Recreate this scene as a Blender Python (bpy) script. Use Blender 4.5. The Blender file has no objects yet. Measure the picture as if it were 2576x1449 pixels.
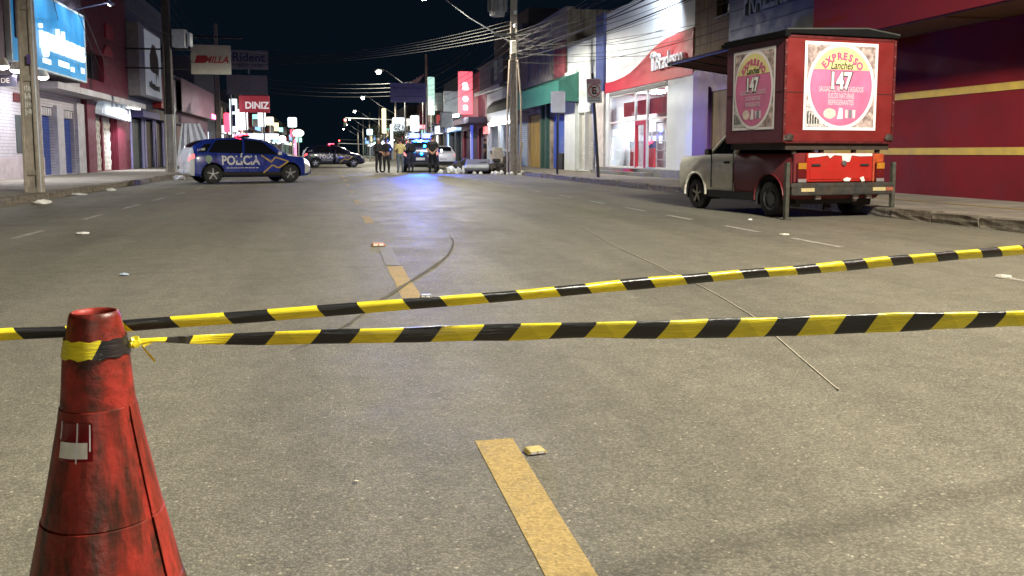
import bpy, bmesh, math, random
from mathutils import Vector, Matrix, noise
R = math.radians
random.seed(7)
SC = bpy.context.scene
COL = SC.collection

# ------------------------------------------------------------------ camera
cam_d = bpy.data.cameras.new('camera'); cam = bpy.data.objects.new('camera', cam_d); COL.objects.link(cam)
cam.location = (0, 0, 1.0)
cam.rotation_euler = (R(90 - 5.53), 0, R(-11.756))
cam_d.sensor_width = 36; cam_d.lens = 36 * 2200 / 2576
cam_d.shift_y = -126.5 / 2576
cam_d.clip_start = .05; cam_d.clip_end = 2000
SC.camera = cam
# ------------------------------------------------------------------ night sky
world = bpy.data.worlds.new('World'); SC.world = world; world.use_nodes = True
wn = world.node_tree; bg = wn.nodes['Background']
bg.inputs[0].default_value = (.20, .46, .86, 1); bg.inputs[1].default_value = .0085
# ------------------------------------------------------------------ exposure
SC.view_settings.view_transform = 'Standard'; SC.view_settings.look = 'None'
SC.view_settings.exposure = .22; SC.view_settings.gamma = 1
SC.render.engine = 'CYCLES'
SC.cycles.use_denoising = True
SC.cycles.sample_clamp_indirect = 4.0
SC.cycles.sample_clamp_direct = 0
SC.cycles.max_bounces = 6; SC.cycles.diffuse_bounces = 3; SC.cycles.glossy_bounces = 3; SC.cycles.transmission_bounces = 6; SC.cycles.transparent_max_bounces = 12
SC.cycles.caustics_reflective = False; SC.cycles.caustics_refractive = False
SC.cycles.blur_glossy = .5

# ------------------------------------------------------------------ materials
MC = {}
def M(key, col=(.5, .5, .5), rough=.6, metal=0., var=.18, scale=4., dirt=None, dirt_amt=.5, dirt_scale=1.2, streak=False,
      bump=0., bump_scale=60., emis=None, es=0., sample=True, spec=.5, coat=0., alpha=1., trans=0., coords='Object', lo=.44, hi=.66):
    if key in MC: return MC[key]
    m = bpy.data.materials.new(key); m.use_nodes = True; MC[key] = m
    nt = m.node_tree; n = nt.nodes; l = nt.links; b = n['Principled BSDF']
    b.inputs['Roughness'].default_value = rough; b.inputs['Metallic'].default_value = metal
    b.inputs['Specular IOR Level'].default_value = spec; b.inputs['Coat Weight'].default_value = coat
    b.inputs['Alpha'].default_value = alpha; b.inputs['Transmission Weight'].default_value = trans
    c4 = (*col, 1)
    tc = n.new('ShaderNodeTexCoord')
    out = None
    if var > 0:
        t = n.new('ShaderNodeTexNoise'); t.inputs['Scale'].default_value = scale; t.inputs['Detail'].default_value = 6
        l.new(tc.outputs[coords], t.inputs['Vector'])
        mp = n.new('ShaderNodeMapRange'); mp.inputs[1].default_value = .3; mp.inputs[2].default_value = .7
        mp.inputs[3].default_value = 1 - var; mp.inputs[4].default_value = 1 + var
        l.new(t.outputs[0], mp.inputs[0])
        mx = n.new('ShaderNodeMix'); mx.data_type = 'RGBA'; mx.blend_type = 'MULTIPLY'; mx.inputs[0].default_value = 1
        mx.inputs[6].default_value = c4; l.new(mp.outputs[0], mx.inputs[7]); out = mx.outputs[2]
        rr = n.new('ShaderNodeMapRange'); rr.inputs[1].default_value = .25; rr.inputs[2].default_value = .75
        rr.inputs[3].default_value = max(.02, rough - .12); rr.inputs[4].default_value = min(1, rough + .12)
        l.new(t.outputs[0], rr.inputs[0]); l.new(rr.outputs[0], b.inputs['Roughness'])
    if dirt:
        t2 = n.new('ShaderNodeTexNoise'); t2.inputs['Scale'].default_value = dirt_scale; t2.inputs['Detail'].default_value = 9; t2.inputs['Roughness'].default_value = .66
        if streak:
            mpg = n.new('ShaderNodeMapping'); mpg.inputs['Scale'].default_value = (3.2, 3.2, .45)
            l.new(tc.outputs[coords], mpg.inputs[0]); l.new(mpg.outputs[0], t2.inputs['Vector'])
        else: l.new(tc.outputs[coords], t2.inputs['Vector'])
        r2 = n.new('ShaderNodeMapRange'); r2.inputs[1].default_value = lo; r2.inputs[2].default_value = hi; r2.inputs[4].default_value = dirt_amt
        l.new(t2.outputs[0], r2.inputs[0])
        m2 = n.new('ShaderNodeMix'); m2.data_type = 'RGBA'; l.new(r2.outputs[0], m2.inputs[0])
        if out: l.new(out, m2.inputs[6])
        else: m2.inputs[6].default_value = c4
        m2.inputs[7].default_value = (*dirt, 1); out = m2.outputs[2]
    if out: l.new(out, b.inputs['Base Color'])
    else: b.inputs['Base Color'].default_value = c4
    if bump > 0:
        t3 = n.new('ShaderNodeTexNoise'); t3.inputs['Scale'].default_value = bump_scale; t3.inputs['Detail'].default_value = 4
        l.new(tc.outputs[coords], t3.inputs['Vector'])
        bp = n.new('ShaderNodeBump'); bp.inputs['Strength'].default_value = bump; bp.inputs['Distance'].default_value = .02
        l.new(t3.outputs[0], bp.inputs['Height']); l.new(bp.outputs[0], b.inputs['Normal'])
    if emis:
        b.inputs['Emission Color'].default_value = (*emis, 1); b.inputs['Emission Strength'].default_value = es
        if not sample: m.cycles.emission_sampling = 'NONE'
    return m
def E(key, col, es, sample=False):
    return M(key, (.6, .6, .6), .5, var=0, emis=col, es=es, sample=sample)
def glass(key, tint=(.6, .7, .75), rough=.03):
    """thin pane: mostly see-through with a mirror-like sheen"""
    if key in MC: return MC[key]
    m = bpy.data.materials.new(key); m.use_nodes = True; MC[key] = m; nt = m.node_tree; n = nt.nodes; l = nt.links
    n.remove(n['Principled BSDF']); o = n['Material Output']
    tr = n.new('ShaderNodeBsdfTransparent'); tr.inputs[0].default_value = (*tint, 1)
    gl = n.new('ShaderNodeBsdfGlossy'); gl.inputs['Roughness'].default_value = rough
    lw = n.new('ShaderNodeLayerWeight'); lw.inputs[0].default_value = .5
    pw = n.new('ShaderNodeMath'); pw.operation = 'POWER'; pw.inputs[1].default_value = 4; l.new(lw.outputs['Facing'], pw.inputs[0])
    fr = n.new('ShaderNodeMath'); fr.operation = 'MULTIPLY_ADD'; fr.inputs[1].default_value = .6; fr.inputs[2].default_value = .03; l.new(pw.outputs[0], fr.inputs[0])
    mx = n.new('ShaderNodeMixShader'); l.new(fr.outputs[0], mx.inputs[0]); l.new(tr.outputs[0], mx.inputs[1]); l.new(gl.outputs[0], mx.inputs[2])
    l.new(mx.outputs[0], o.inputs[0]); return m

# ------------------------------------------------------------------ mesh helpers
class MB:
    def __init__(s): s.v = []; s.f = []; s.m = []; s.uv = {}
    def add(s, vs, fs, mi=0):
        b = len(s.v); s.v += [tuple(p) for p in vs]
        for f in fs: s.f.append([b + i for i in f]); s.m.append(mi)
        return s
    def box(s, x0, x1, y0, y1, z0, z1, mi=0):
        v = [(x, y, z) for z in (z0, z1) for y in (y0, y1) for x in (x0, x1)]
        return s.add(v, [(0, 2, 3, 1), (4, 5, 7, 6), (0, 1, 5, 4), (2, 6, 7, 3), (0, 4, 6, 2), (1, 3, 7, 5)], mi)
    def obox(s, c, size, rot=(0, 0, 0), mi=0):
        from mathutils import Euler
        mt = Euler(rot).to_matrix(); c = Vector(c); a, b_, d = [q / 2 for q in size]
        v = [c + mt @ Vector((x, y, z)) for z in (-d, d) for y in (-b_, b_) for x in (-a, a)]
        return s.add(v, [(0, 2, 3, 1), (4, 5, 7, 6), (0, 1, 5, 4), (2, 6, 7, 3), (0, 4, 6, 2), (1, 3, 7, 5)], mi)
    def prism(s, poly, axis, a0, a1, mi=0):
        """poly in the two other axes (x->(y,z), y->(x,z), z->(x,y)), extruded a0..a1"""
        def P(p, a): return {'x': (a, p[0], p[1]), 'y': (p[0], a, p[1]), 'z': (p[0], p[1], a)}[axis]
        n = len(poly)
        return s.add([P(p, a0) for p in poly] + [P(p, a1) for p in poly],
                     [list(range(n))[::-1], list(range(n, 2 * n))] + [(i, (i + 1) % n, n + (i + 1) % n, n + i) for i in range(n)], mi)
    def tube(s, pts, r, n=8, mi=0, cap=True, flat=None):
        pts = [Vector(p) for p in pts]; k = len(pts); rs = r if isinstance(r, (list, tuple)) else [r] * k
        vs = []; up = Vector((0, 0, 1))
        for i, p in enumerate(pts):
            t = (pts[min(i + 1, k - 1)] - pts[max(i - 1, 0)]).normalized()
            ref = up if abs(t.z) < .93 else Vector((1, 0, 0))
            a = t.cross(ref).normalized(); b = a.cross(t).normalized()
            for j in range(n):
                w = 2 * math.pi * j / n; vs.append(p + (a * math.cos(w) + b * math.sin(w)) * rs[i])
        fs = [(i * n + j, i * n + (j + 1) % n, (i + 1) * n + (j + 1) % n, (i + 1) * n + j) for i in range(k - 1) for j in range(n)]
        if cap: fs += [list(range(n))[::-1], list(range((k - 1) * n, k * n))]
        return s.add(vs, fs, mi)
    def lathe(s, prof, n=24, c=(0, 0, 0), axis='z', mi=0, a0=0, a1=2 * math.pi):
        """prof: list of (radius, height)"""
        full = abs(a1 - a0 - 2 * math.pi) < 1e-6; cols = n if full else n + 1
        vs = []
        for r, h in prof:
            for j in range(cols):
                w = a0 + (a1 - a0) * j / n; x, y = r * math.cos(w), r * math.sin(w)
                p = {'z': (x, y, h), 'y': (x, h, y), 'x': (h, x, y)}[axis]; vs.append((p[0] + c[0], p[1] + c[1], p[2] + c[2]))
        fs = [(i * cols + j, i * cols + (j + 1) % cols, (i + 1) * cols + (j + 1) % cols, (i + 1) * cols + j) for i in range(len(prof) - 1) for j in range(n)]
        return s.add(vs, fs, mi)
    def disc(s, c, r, axis='y', n=28, mi=0):
        vs = []
        for j in range(n):
            w = 2 * math.pi * j / n; x, y = r * math.cos(w), r * math.sin(w)
            p = {'z': (x, y, 0), 'y': (x, 0, y), 'x': (0, x, y)}[axis]; vs.append((p[0] + c[0], p[1] + c[1], p[2] + c[2]))
        return s.add(vs, [list(range(n))], mi)
    def build(s, name, mats, parent=None, smooth=None, bevel=0, seg=1, world=False, fixn=True):
        me = bpy.data.meshes.new(name); me.from_pydata(s.v, [], s.f)
        mats = mats if isinstance(mats, (list, tuple)) else [mats]
        for m in mats: me.materials.append(m)
        if len(mats) > 1: me.polygons.foreach_set('material_index', s.m)
        if fixn or bevel:
            bm = bmesh.new(); bm.from_mesh(me)
            bmesh.ops.recalc_face_normals(bm, faces=bm.faces)
            if bevel:
                es = [e for e in bm.edges if len(e.link_faces) == 2 and e.calc_face_angle(0) > .5]
                bmesh.ops.bevel(bm, geom=es, offset=bevel, segments=seg, profile=.5, affect='EDGES', clamp_overlap=True)
            bm.to_mesh(me); bm.free()
        if smooth is not None:
            me.polygons.foreach_set('use_smooth', [True] * len(me.polygons))
            me.set_sharp_from_angle(angle=R(smooth))
        me.update()
        return link(name, me, parent, world)
def link(name, me, parent=None, world=False):
    o = bpy.data.objects.new(name, me); COL.objects.link(o)
    if parent is not None:
        o.parent = parent
        if world: o.matrix_parent_inverse = parent.matrix_basis.inverted()
    return o
def tag(o, label, cat, group=None, kind=None):
    if label: o['label'] = label
    if cat: o['category'] = cat
    if group: o['group'] = group
    if kind: o['kind'] = kind
    return o
def thing(name, label, cat, loc=(0, 0, 0), rz=0, group=None, scale=1):
    o = bpy.data.objects.new(name, None); COL.objects.link(o); o.empty_display_size = .1
    o.location = loc; o.rotation_euler = (0, 0, rz); o.scale = (scale,) * 3
    o.matrix_basis = Matrix.Translation(loc) @ Matrix.Rotation(rz, 4, 'Z') @ Matrix.Scale(scale, 4)
    return tag(o, label, cat, group)
def struct(o): o['kind'] = 'structure'; return o
def dup(root, name=None):
    r = root.copy(); COL.objects.link(r)
    for ch in list(root.children):
        c = ch.copy(); COL.objects.link(c); c.parent = r; c.matrix_parent_inverse = ch.matrix_parent_inverse.copy()
        for g in ch.children:
            d = g.copy(); COL.objects.link(d); d.parent = c; d.matrix_parent_inverse = g.matrix_parent_inverse.copy()
    return r
def inst(src, parent, loc=None, rot=None, scale=None):
    o = src.copy(); COL.objects.link(o); o.parent = parent
    if loc is not None: o.location = loc
    if rot is not None: o.rotation_euler = rot
    if scale is not None: o.scale = scale
    return o
def text_mesh(body, size, extrude=.004, offset=0., shear=0., width=None, align='CENTER', space=1.0):
    """lettering from the built-in font: list of verts (x right, y up, z out), faces; scaled to width if given"""
    cu = bpy.data.curves.new('lettering', 'FONT'); cu.body = body; cu.size = size; cu.extrude = extrude; cu.offset = offset; cu.shear = shear
    cu.align_x = align; cu.align_y = 'CENTER'; cu.resolution_u = 3; cu.space_character = space
    o = bpy.data.objects.new('lettering', cu); COL.objects.link(o)
    dg = bpy.context.evaluated_depsgraph_get(); me = bpy.data.meshes.new_from_object(o.evaluated_get(dg))
    vs = [v.co.copy() for v in me.vertices]; fs = [list(p.vertices) for p in me.polygons]
    bpy.data.objects.remove(o); bpy.data.curves.remove(cu); bpy.data.meshes.remove(me)
    if width and vs:
        xs = [v.x for v in vs]; k = width / (max(xs) - min(xs)); mid = (max(xs) + min(xs)) / 2 if align == 'CENTER' else min(xs)
        for v in vs: v.x = (v.x - mid) * k
    return vs, fs
def sign_text(name, body, size, mat, parent, at, face='-y', world=True, fn=None, **kw):
    """lettering on a plane: face '-y' reads from -Y, '-x' reads from -X (right-hand fronts), '+x' reads from +X (left-hand fronts)"""
    vs, fs = text_mesh(body, size, **kw); a = Vector(at)
    mp = {'-y': lambda v: (v.x, -v.z, v.y), '-x': lambda v: (-v.z, -v.x, v.y), '+x': lambda v: (v.z, v.x, v.y), 'z': lambda v: (v.x, v.y, v.z), '+y': lambda v: (-v.x, v.z, v.y)}[face]
    b = MB(); b.add([a + Vector(mp(v)) for v in vs] if fn is None else [fn(v) for v in vs], fs)
    return b.build(name, mat, parent, world=world, fixn=False)
def lamp(name, kind, loc, energy, col, size=.3, aim=None, spot=None, blend=.5, parent=None, spread=None, shadow_soft=None):
    ld = bpy.data.lights.new(name, kind); ld.energy = energy; ld.color = col
    if kind == 'AREA':
        ld.shape = 'DISK'; ld.size = size
        if spread: ld.spread = R(spread)
    else: ld.shadow_soft_size = size
    if kind == 'SPOT': ld.spot_size = R(spot or 90); ld.spot_blend = blend
    o = bpy.data.objects.new(name, ld); COL.objects.link(o); o.location = loc
    if aim is not None: o.rotation_euler = (Vector(aim) - Vector(loc)).to_track_quat('-Z', 'Y').to_euler()
    if parent is not None:
        o.parent = parent; o.matrix_parent_inverse = parent.matrix_basis.inverted()
    return o
def batwing(ld, k=1.15, lo=.2):
    """street-lantern optics: intensity grows away from the nadir, as a real luminaire throws light along the road"""
    ld.use_nodes = True; nt = ld.node_tree; n = nt.nodes; l = nt.links; em = n['Emission']
    tc = n.new('ShaderNodeTexCoord'); sp = n.new('ShaderNodeSeparateXYZ'); l.new(tc.outputs['Normal'], sp.inputs[0])
    ab = n.new('ShaderNodeMath'); ab.operation = 'ABSOLUTE'; l.new(sp.outputs[2], ab.inputs[0])
    mx = n.new('ShaderNodeMath'); mx.operation = 'MAXIMUM'; mx.inputs[1].default_value = lo; l.new(ab.outputs[0], mx.inputs[0])
    pw = n.new('ShaderNodeMath'); pw.operation = 'POWER'; pw.inputs[1].default_value = -k; l.new(mx.outputs[0], pw.inputs[0]); l.new(pw.outputs[0], em.inputs['Strength'])
def blob(name, mat, parent=None, size=(.2, .2, .15), seed=0, rough=.35, sub=2, loc=(0, 0, 0), flat=True, smooth=None):
    """crumpled lump resting on its base"""
    bm = bmesh.new(); bmesh.ops.create_icosphere(bm, subdivisions=sub, radius=1)
    for v in bm.verts:
        d = 1 + rough * noise.noise(v.co * 1.9 + Vector((seed * 7.3, seed * 3.1, 0))) + rough * .6 * noise.noise(v.co * 4.3 + Vector((0, seed * 5.7, 1)))
        v.co = v.co * d
        if flat and v.co.z < -.45: v.co.z = -.45
    zmin = min(v.co.z for v in bm.verts)
    for v in bm.verts: v.co = Vector((v.co.x * size[0] / 2, v.co.y * size[1] / 2, (v.co.z - zmin) * size[2] / 1.6))
    me = bpy.data.meshes.new(name); bm.to_mesh(me); bm.free(); me.materials.append(mat)
    if smooth is not None: me.polygons.foreach_set('use_smooth', [True] * len(me.polygons)); me.set_sharp_from_angle(angle=R(smooth))
    o = link(name, me, parent); o.location = loc; return o

# ---- palette
CONC = M('weathered_concrete', (.30, .28, .25), .85, var=.25, scale=5, dirt=(.07, .06, .05), dirt_amt=.7, dirt_scale=1.6, streak=True, bump=.3)
POLE = M('pole_concrete', (.36, .32, .27), .85, var=.2, scale=7, dirt=(.12, .10, .08), dirt_amt=.5, streak=True, bump=.3)
WALLW = M('white_painted_wall', (.70, .74, .74), .7, var=.06, scale=2, dirt=(.5, .52, .52), dirt_amt=.4, dirt_scale=.9, bump=.08)
DARKM = M('dark_metal', (.02, .021, .023), .5, metal=.2, var=.2)
BLACK = M('black_rubber', (.016, .016, .017), .75, var=.25, scale=20, bump=.2)
STEEL = M('galvanised_steel', (.36, .37, .38), .45, metal=.75, var=.2, scale=9)
CABLE = M('black_cable', (.03, .028, .027), .85, var=.2, spec=.15)
CABLEG = M('grey_cable', (.075, .072, .068), .85, var=.2, spec=.15)
SIDEW = M('pavement_concrete', (.25, .22, .175), .9, var=.22, scale=2.5, dirt=(.10, .085, .065), dirt_amt=.6, dirt_scale=.7, bump=.4, bump_scale=90)
KERB = M('kerb_concrete', (.20, .17, .13), .95, var=.35, scale=6, dirt=(.05, .04, .03), dirt_amt=.75, dirt_scale=4, bump=.8, bump_scale=40)
WHITEP = M('white_plastic', (.78, .8, .82), .4, var=.1)
# ================================================================== SETTING: ground, road, pavements
def asphalt():
    m = bpy.data.materials.new('asphalt'); m.use_nodes = True; nt = m.node_tree; n = nt.nodes; l = nt.links; b = n['Principled BSDF']
    g = n.new('ShaderNodeNewGeometry')
    def noise_(scale, det=4, rough=.6, vec=None):
        t = n.new('ShaderNodeTexNoise'); t.inputs['Scale'].default_value = scale; t.inputs['Detail'].default_value = det; t.inputs['Roughness'].default_value = rough
        l.new(vec or g.outputs['Position'], t.inputs['Vector']); return t.outputs[0]
    def ramp(sock, a, b_, lo, hi):
        r = n.new('ShaderNodeMapRange'); r.inputs[1].default_value = a; r.inputs[2].default_value = b_; r.inputs[3].default_value = lo; r.inputs[4].default_value = hi
        l.new(sock, r.inputs[0]); return r.outputs[0]
    def mul(a, b_):
        x = n.new('ShaderNodeMath'); x.operation = 'MULTIPLY'; l.new(a, x.inputs[0]); l.new(b_, x.inputs[1]); return x.outputs[0]
    vo = n.new('ShaderNodeTexVoronoi'); vo.inputs['Scale'].default_value = 120; l.new(g.outputs['Position'], vo.inputs['Vector'])
    vc = n.new('ShaderNodeSeparateColor'); l.new(vo.outputs['Color'], vc.inputs[0])
    stone = ramp(vc.outputs[0], 0, 1, .75, 1.25)                      # each chip of aggregate its own shade
    gap = ramp(vo.outputs['Distance'], .2, .62, 1.08, .74)
    spark = ramp(vc.outputs[1], .972, .988, 1, 1.75)                   # a few pale quartz chips
    grain = ramp(noise_(420, 2), .3, .7, .84, 1.16)
    med = ramp(noise_(6, 5), .3, .7, .88, 1.12)
    mpg = n.new('ShaderNodeMapping'); mpg.inputs['Scale'].default_value = (1.1, .13, 1); l.new(g.outputs['Position'], mpg.inputs[0])
    lane = ramp(noise_(.8, 5, .62, mpg.outputs[0]), .34, .66, .76, 1.14)  # worn wheel tracks along the road
    stain = ramp(noise_(.5, 8, .7), .54, .70, 1, .74)
    f = mul(mul(mul(mul(stone, gap), mul(spark, grain)), mul(med, lane)), stain)
    mx = n.new('ShaderNodeMix'); mx.data_type = 'RGBA'; mx.blend_type = 'MULTIPLY'; mx.inputs[0].default_value = 1
    mx.inputs[6].default_value = (.226, .211, .163, 1); l.new(f, mx.inputs[7])
    l.new(mx.outputs[2], b.inputs['Base Color'])
    l.new(ramp(noise_(1.3, 6), .3, .7, .56, .74), b.inputs['Roughness'])
    b.inputs['Specular IOR Level'].default_value = .2
    h = n.new('ShaderNodeMath'); h.operation = 'ADD'; l.new(ramp(vo.outputs['Distance'], 0, .7, 1, 0), h.inputs[0]); l.new(noise_(300, 3), h.inputs[1])
    bp = n.new('ShaderNodeBump'); bp.inputs['Strength'].default_value = .4; bp.inputs['Distance'].default_value = .004
    l.new(h.outputs[0], bp.inputs['Height']); l.new(bp.outputs[0], b.inputs['Normal'])
    return m
def paint(key, col, wear=.5):
    """worn road paint: bare aggregate shows through"""
    m = bpy.data.materials.new(key); m.use_nodes = True; MC[key] = m; nt = m.node_tree; n = nt.nodes; l = nt.links; b = n['Principled BSDF']
    g = n.new('ShaderNodeNewGeometry')
    vo = n.new('ShaderNodeTexVoronoi'); vo.inputs['Scale'].default_value = 120; l.new(g.outputs['Position'], vo.inputs['Vector'])
    t = n.new('ShaderNodeTexNoise'); t.inputs['Scale'].default_value = 5; t.inputs['Detail'].default_value = 8; t.inputs['Roughness'].default_value = .7; l.new(g.outputs['Position'], t.inputs['Vector'])
    s = n.new('ShaderNodeSeparateColor'); l.new(vo.outputs['Color'], s.inputs[0])
    a = n.new('ShaderNodeMath'); a.operation = 'MULTIPLY_ADD'; a.inputs[1].default_value = .35; l.new(s.outputs[0], a.inputs[0]); l.new(t.outputs[0], a.inputs[2])
    r = n.new('ShaderNodeMapRange'); r.inputs[1].default_value = wear + .05; r.inputs[2].default_value = wear + .35; l.new(a.outputs[0], r.inputs[0])
    mx = n.new('ShaderNodeMix'); mx.data_type = 'RGBA'; l.new(r.outputs[0], mx.inputs[0]); mx.inputs[6].default_value = (*col, 1); mx.inputs[7].default_value = (.19, .168, .13, 1)
    m2 = n.new('ShaderNodeMix'); m2.data_type = 'RGBA'; m2.blend_type = 'MULTIPLY'; m2.inputs[0].default_value = 1; l.new(mx.outputs[2], m2.inputs[6])
    r2 = n.new('ShaderNodeMapRange'); r2.inputs[3].default_value = .78; r2.inputs[4].default_value = 1.22; l.new(s.outputs[1], r2.inputs[0]); l.new(r2.outputs[0], m2.inputs[7])
    l.new(m2.outputs[2], b.inputs['Base Color']); b.inputs['Roughness'].default_value = .75; b.inputs['Specular IOR Level'].default_value = .2
    bp = n.new('ShaderNodeBump'); bp.inputs['Strength'].default_value = .4; bp.inputs['Distance'].default_value = .003; l.new(vo.outputs['Distance'], bp.inputs['Height']); l.new(bp.outputs[0], b.inputs['Normal'])
    return m
ASPH = asphalt(); YELP = paint('worn_yellow_paint', (.40, .29, .115), .72); WHTP = paint('worn_white_paint', (.50, .48, .43), .50)
ground = struct(MB().add([(-500, -60, -.02), (500, -60, -.02), (500, 900, -.02), (-500, 900, -.02)], [(0, 1, 2, 3)]).build('ground', M('bare_ground', (.10, .085, .07), .95)))
road = struct(MB().add([(-6.25, -30, 0), (8.75, -30, 0), (8.75, 420, 0), (-6.25, 420, 0)], [(0, 1, 2, 3)]).build('road', ASPH))
def sheet(name, pts, mat, z=.004, parent=None): return MB().add([(x, y, z) for x, y in pts], [list(range(len(pts)))]).build(name, mat, parent)
def dash(x, y0, y1, w, mat, name):
    j = lambda: random.uniform(-.006, .006)
    n = 6; L = [(x - w / 2 + j(), y0 + (y1 - y0) * i / n) for i in range(n + 1)]; Rr = [(x + w / 2 + j(), y0 + (y1 - y0) * i / n) for i in range(n + 1)]
    return sheet(name, L + Rr[::-1], mat, .0022, road)
dash(.545, -.9, 2.93, .125, YELP, 'yellow_centre_dash'); dash(.545, 6.0, 7.75, .135, YELP, 'yellow_centre_dash')
sheet('grey_patch', [(.475, 7.8), (.60, 7.78), (.63, 9.3), (.49, 9.33)], M('old_grey_paint', (.20, .19, .17), .7, var=.3, scale=30), .004, road)
for y in (12.6, 17.4, 22.2, 27, 32, 37, 42, 47): dash(.55, y, y + 1.5, .13, YELP, 'yellow_centre_dash')
for y0, y1 in ((-1.2, .1), (2.0, 3.1), (5.0, 6.0), (8.35, 9.4), (10.2, 11.2), (12.3, 13.3), (14.3, 15.4), (16.6, 17.6), (19, 20.2), (22, 23.2), (25, 26.3), (28.4, 29.7), (32, 33.4), (36, 37.4)): dash(5.33, y0, y1, .085, WHTP, 'white_edge_dash')
for y0, y1 in ((8.2, 9.4), (11.2, 12.3), (14.2, 15.3), (16.9, 18.1), (19.6, 20.8), (22.4, 23.8), (25.6, 26.9), (29, 30.3), (33, 34.4), (38, 39.4)): dash(-3.65, y0, y1, .09, WHTP, 'white_edge_dash')
TAR = M('tar_seal', (.138, .127, .100), .95, var=.3, scale=20, spec=.05)
def ribbon(name, pts, w, mat, parent, z=.006, jit=.15, taper=False):
    vs = []; k = len(pts)
    fine = []
    for i in range(k - 1):
        for s in range(8):
            t = s / 8; p0 = Vector(pts[max(i - 1, 0)]); p1 = Vector(pts[i]); p2 = Vector(pts[i + 1]); p3 = Vector(pts[min(i + 2, k - 1)])
            fine.append(.5 * ((2 * p1) + (p2 - p0) * t + (2 * p0 - 5 * p1 + 4 * p2 - p3) * t * t + (3 * p1 - p0 - 3 * p2 + p3) * t ** 3))
    fine.append(Vector(pts[-1])); m = len(fine)
    for i, p in enumerate(fine):
        t = (fine[min(i + 1, m - 1)] - fine[max(i - 1, 0)]).normalized(); nrm = Vector((-t.y, t.x)); ww = w / 2 * random.uniform(1 - jit * 2, 1 + jit * 2) * (min(1, .12 + 2.2 * min(i, m - 1 - i) / m) if taper else 1)
        o = nrm * random.uniform(-jit, jit) * w
        vs += [(p.x + o.x + nrm.x * ww, p.y + o.y + nrm.y * ww, z), (p.x + o.x - nrm.x * ww, p.y + o.y - nrm.y * ww, z)]
    return MB().add(vs, [(2 * i, 2 * i + 1, 2 * i + 3, 2 * i + 2) for i in range(m - 1)]).build(name, mat, parent)
ribbon('tyre_skid_mark', [(1.42, 10.6), (1.33, 9.6), (1.08, 8.3), (.66, 6.96), (.30, 5.85), (.06, 5.05), (-.22, 4.45)], .034, TAR, road, .0065, .12, True)
# pavements: raised slabs with separate kerb stones
pav_r = struct(MB().box(8.74, 12.0, -20, 400, -.02, .14).build('pavement_right', SIDEW))
pav_l = struct(MB().box(-10.5, -6.24, -20, 400, -.02, .14).build('pavement_left', SIDEW))
sheet('yellow_guide_stripe', [(10.28, 4), (10.4, 4), (10.4, 24.5), (10.28, 24.5)], paint('worn_guide_paint', (.42, .27, .05), .5), .145, pav_r)
def stone(seed, L):
    bm = bmesh.new(); bmesh.ops.create_cube(bm, size=1); bmesh.ops.subdivide_edges(bm, edges=bm.edges, cuts=3, use_grid_fill=True)
    for v in bm.verts:
        k = noise.noise(v.co * 3.1 + Vector((seed * 9.1, seed, 2))) * .022 + noise.noise(v.co * 7 + Vector((seed, 0, seed * 4))) * .014
        v.co = Vector((v.co.x * .24, v.co.y * L, v.co.z * .17)); v.co += Vector((k, k * .6, k * .8))
    me = bpy.data.meshes.new('kerb_stone'); bm.to_mesh(me); bm.free(); me.materials.append(KERB); return me
STONES = [stone(i, .92) for i in range(7)]
def kerb(parent, x, y0, y1, skip=()):
    y = y0
    while y < y1:
        o = link('kerb_stone', random.choice(STONES), parent); o.location = (x + random.uniform(-.02, .02), y + .47, .072 + random.uniform(-.02, .0035)); o.rotation_euler = (random.uniform(-.02, .02), random.uniform(-.05, .05), random.uniform(-.03, .03) + (math.pi if random.random() < .5 else 0))
        y += .95
kerb(pav_r, 8.62, 3.5, 62); kerb(pav_l, -6.12, 13, 62)

# ================================================================== FOREGROUND
# traffic cone
CONE = M('dirty_orange_plastic', (.34, .026, .016), .5, var=.22, scale=9, dirt=(.030, .010, .0035), dirt_amt=.95, dirt_scale=16, lo=.38, hi=.60, bump=.12, bump_scale=70)
CONE2 = M('dirty_orange_sleeve', (.36, .028, .017), .48, var=.25, scale=7, dirt=(.030, .010, .0035), dirt_amt=.95, dirt_scale=9, streak=True, lo=.37, hi=.62, bump=.12, bump_scale=60)
cx, cy = -.370, 1.477
cone = thing('traffic_cone', 'dirty red traffic cone with striped tape knotted round its neck', 'traffic cone', (cx, cy, 0))
prof = [(.18, .03), (.176, .06), (.145, .2), (.112, .312), (.0905, .41), (.0725, .5), (.0580, .577), (.0530, .63), (.0495, .68), (.0450, .705), (.0400, .73), (.0380, .742), (.0360, .7485), (.0330, .7505), (.0295, .7485), (.0275, .742), (.027, .70), (.045, .5), (.085, .3)]
MB().lathe(prof, 56).build('cone_body', CONE, cone, smooth=50)
MB().prism([(-.21, -.23), (.21, -.23), (.23, -.21), (.23, .21), (.21, .23), (-.21, .23), (-.23, .21), (-.23, -.21)], 'z', .002, .035).build('base', M('black_cone_base', (.03, .022, .02), .7), cone, bevel=.006)
a0 = R(-29.7)
slv = [(.1790, .055), (.1485, .2), (.1175, .305)] ; slv2 = [(.1160, .309), (.0945, .41), (.0925, .42)]; slv3 = [(.0905, .423), (.0755, .5), (.0610, .577), (.0575, .60)]
for p_, nm in ((slv, 'lower_sleeve'), (slv2, 'band_sleeve'), (slv3, 'upper_sleeve')):
    q = [(p_[0][0] - .005, p_[0][1])] + p_ + [(p_[-1][0] - .005, p_[-1][1] + .002)]
    MB().lathe(q, 60, a0=a0 + R(5), a1=a0 + R(355)).build(nm, CONE2, cone, smooth=40)
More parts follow.
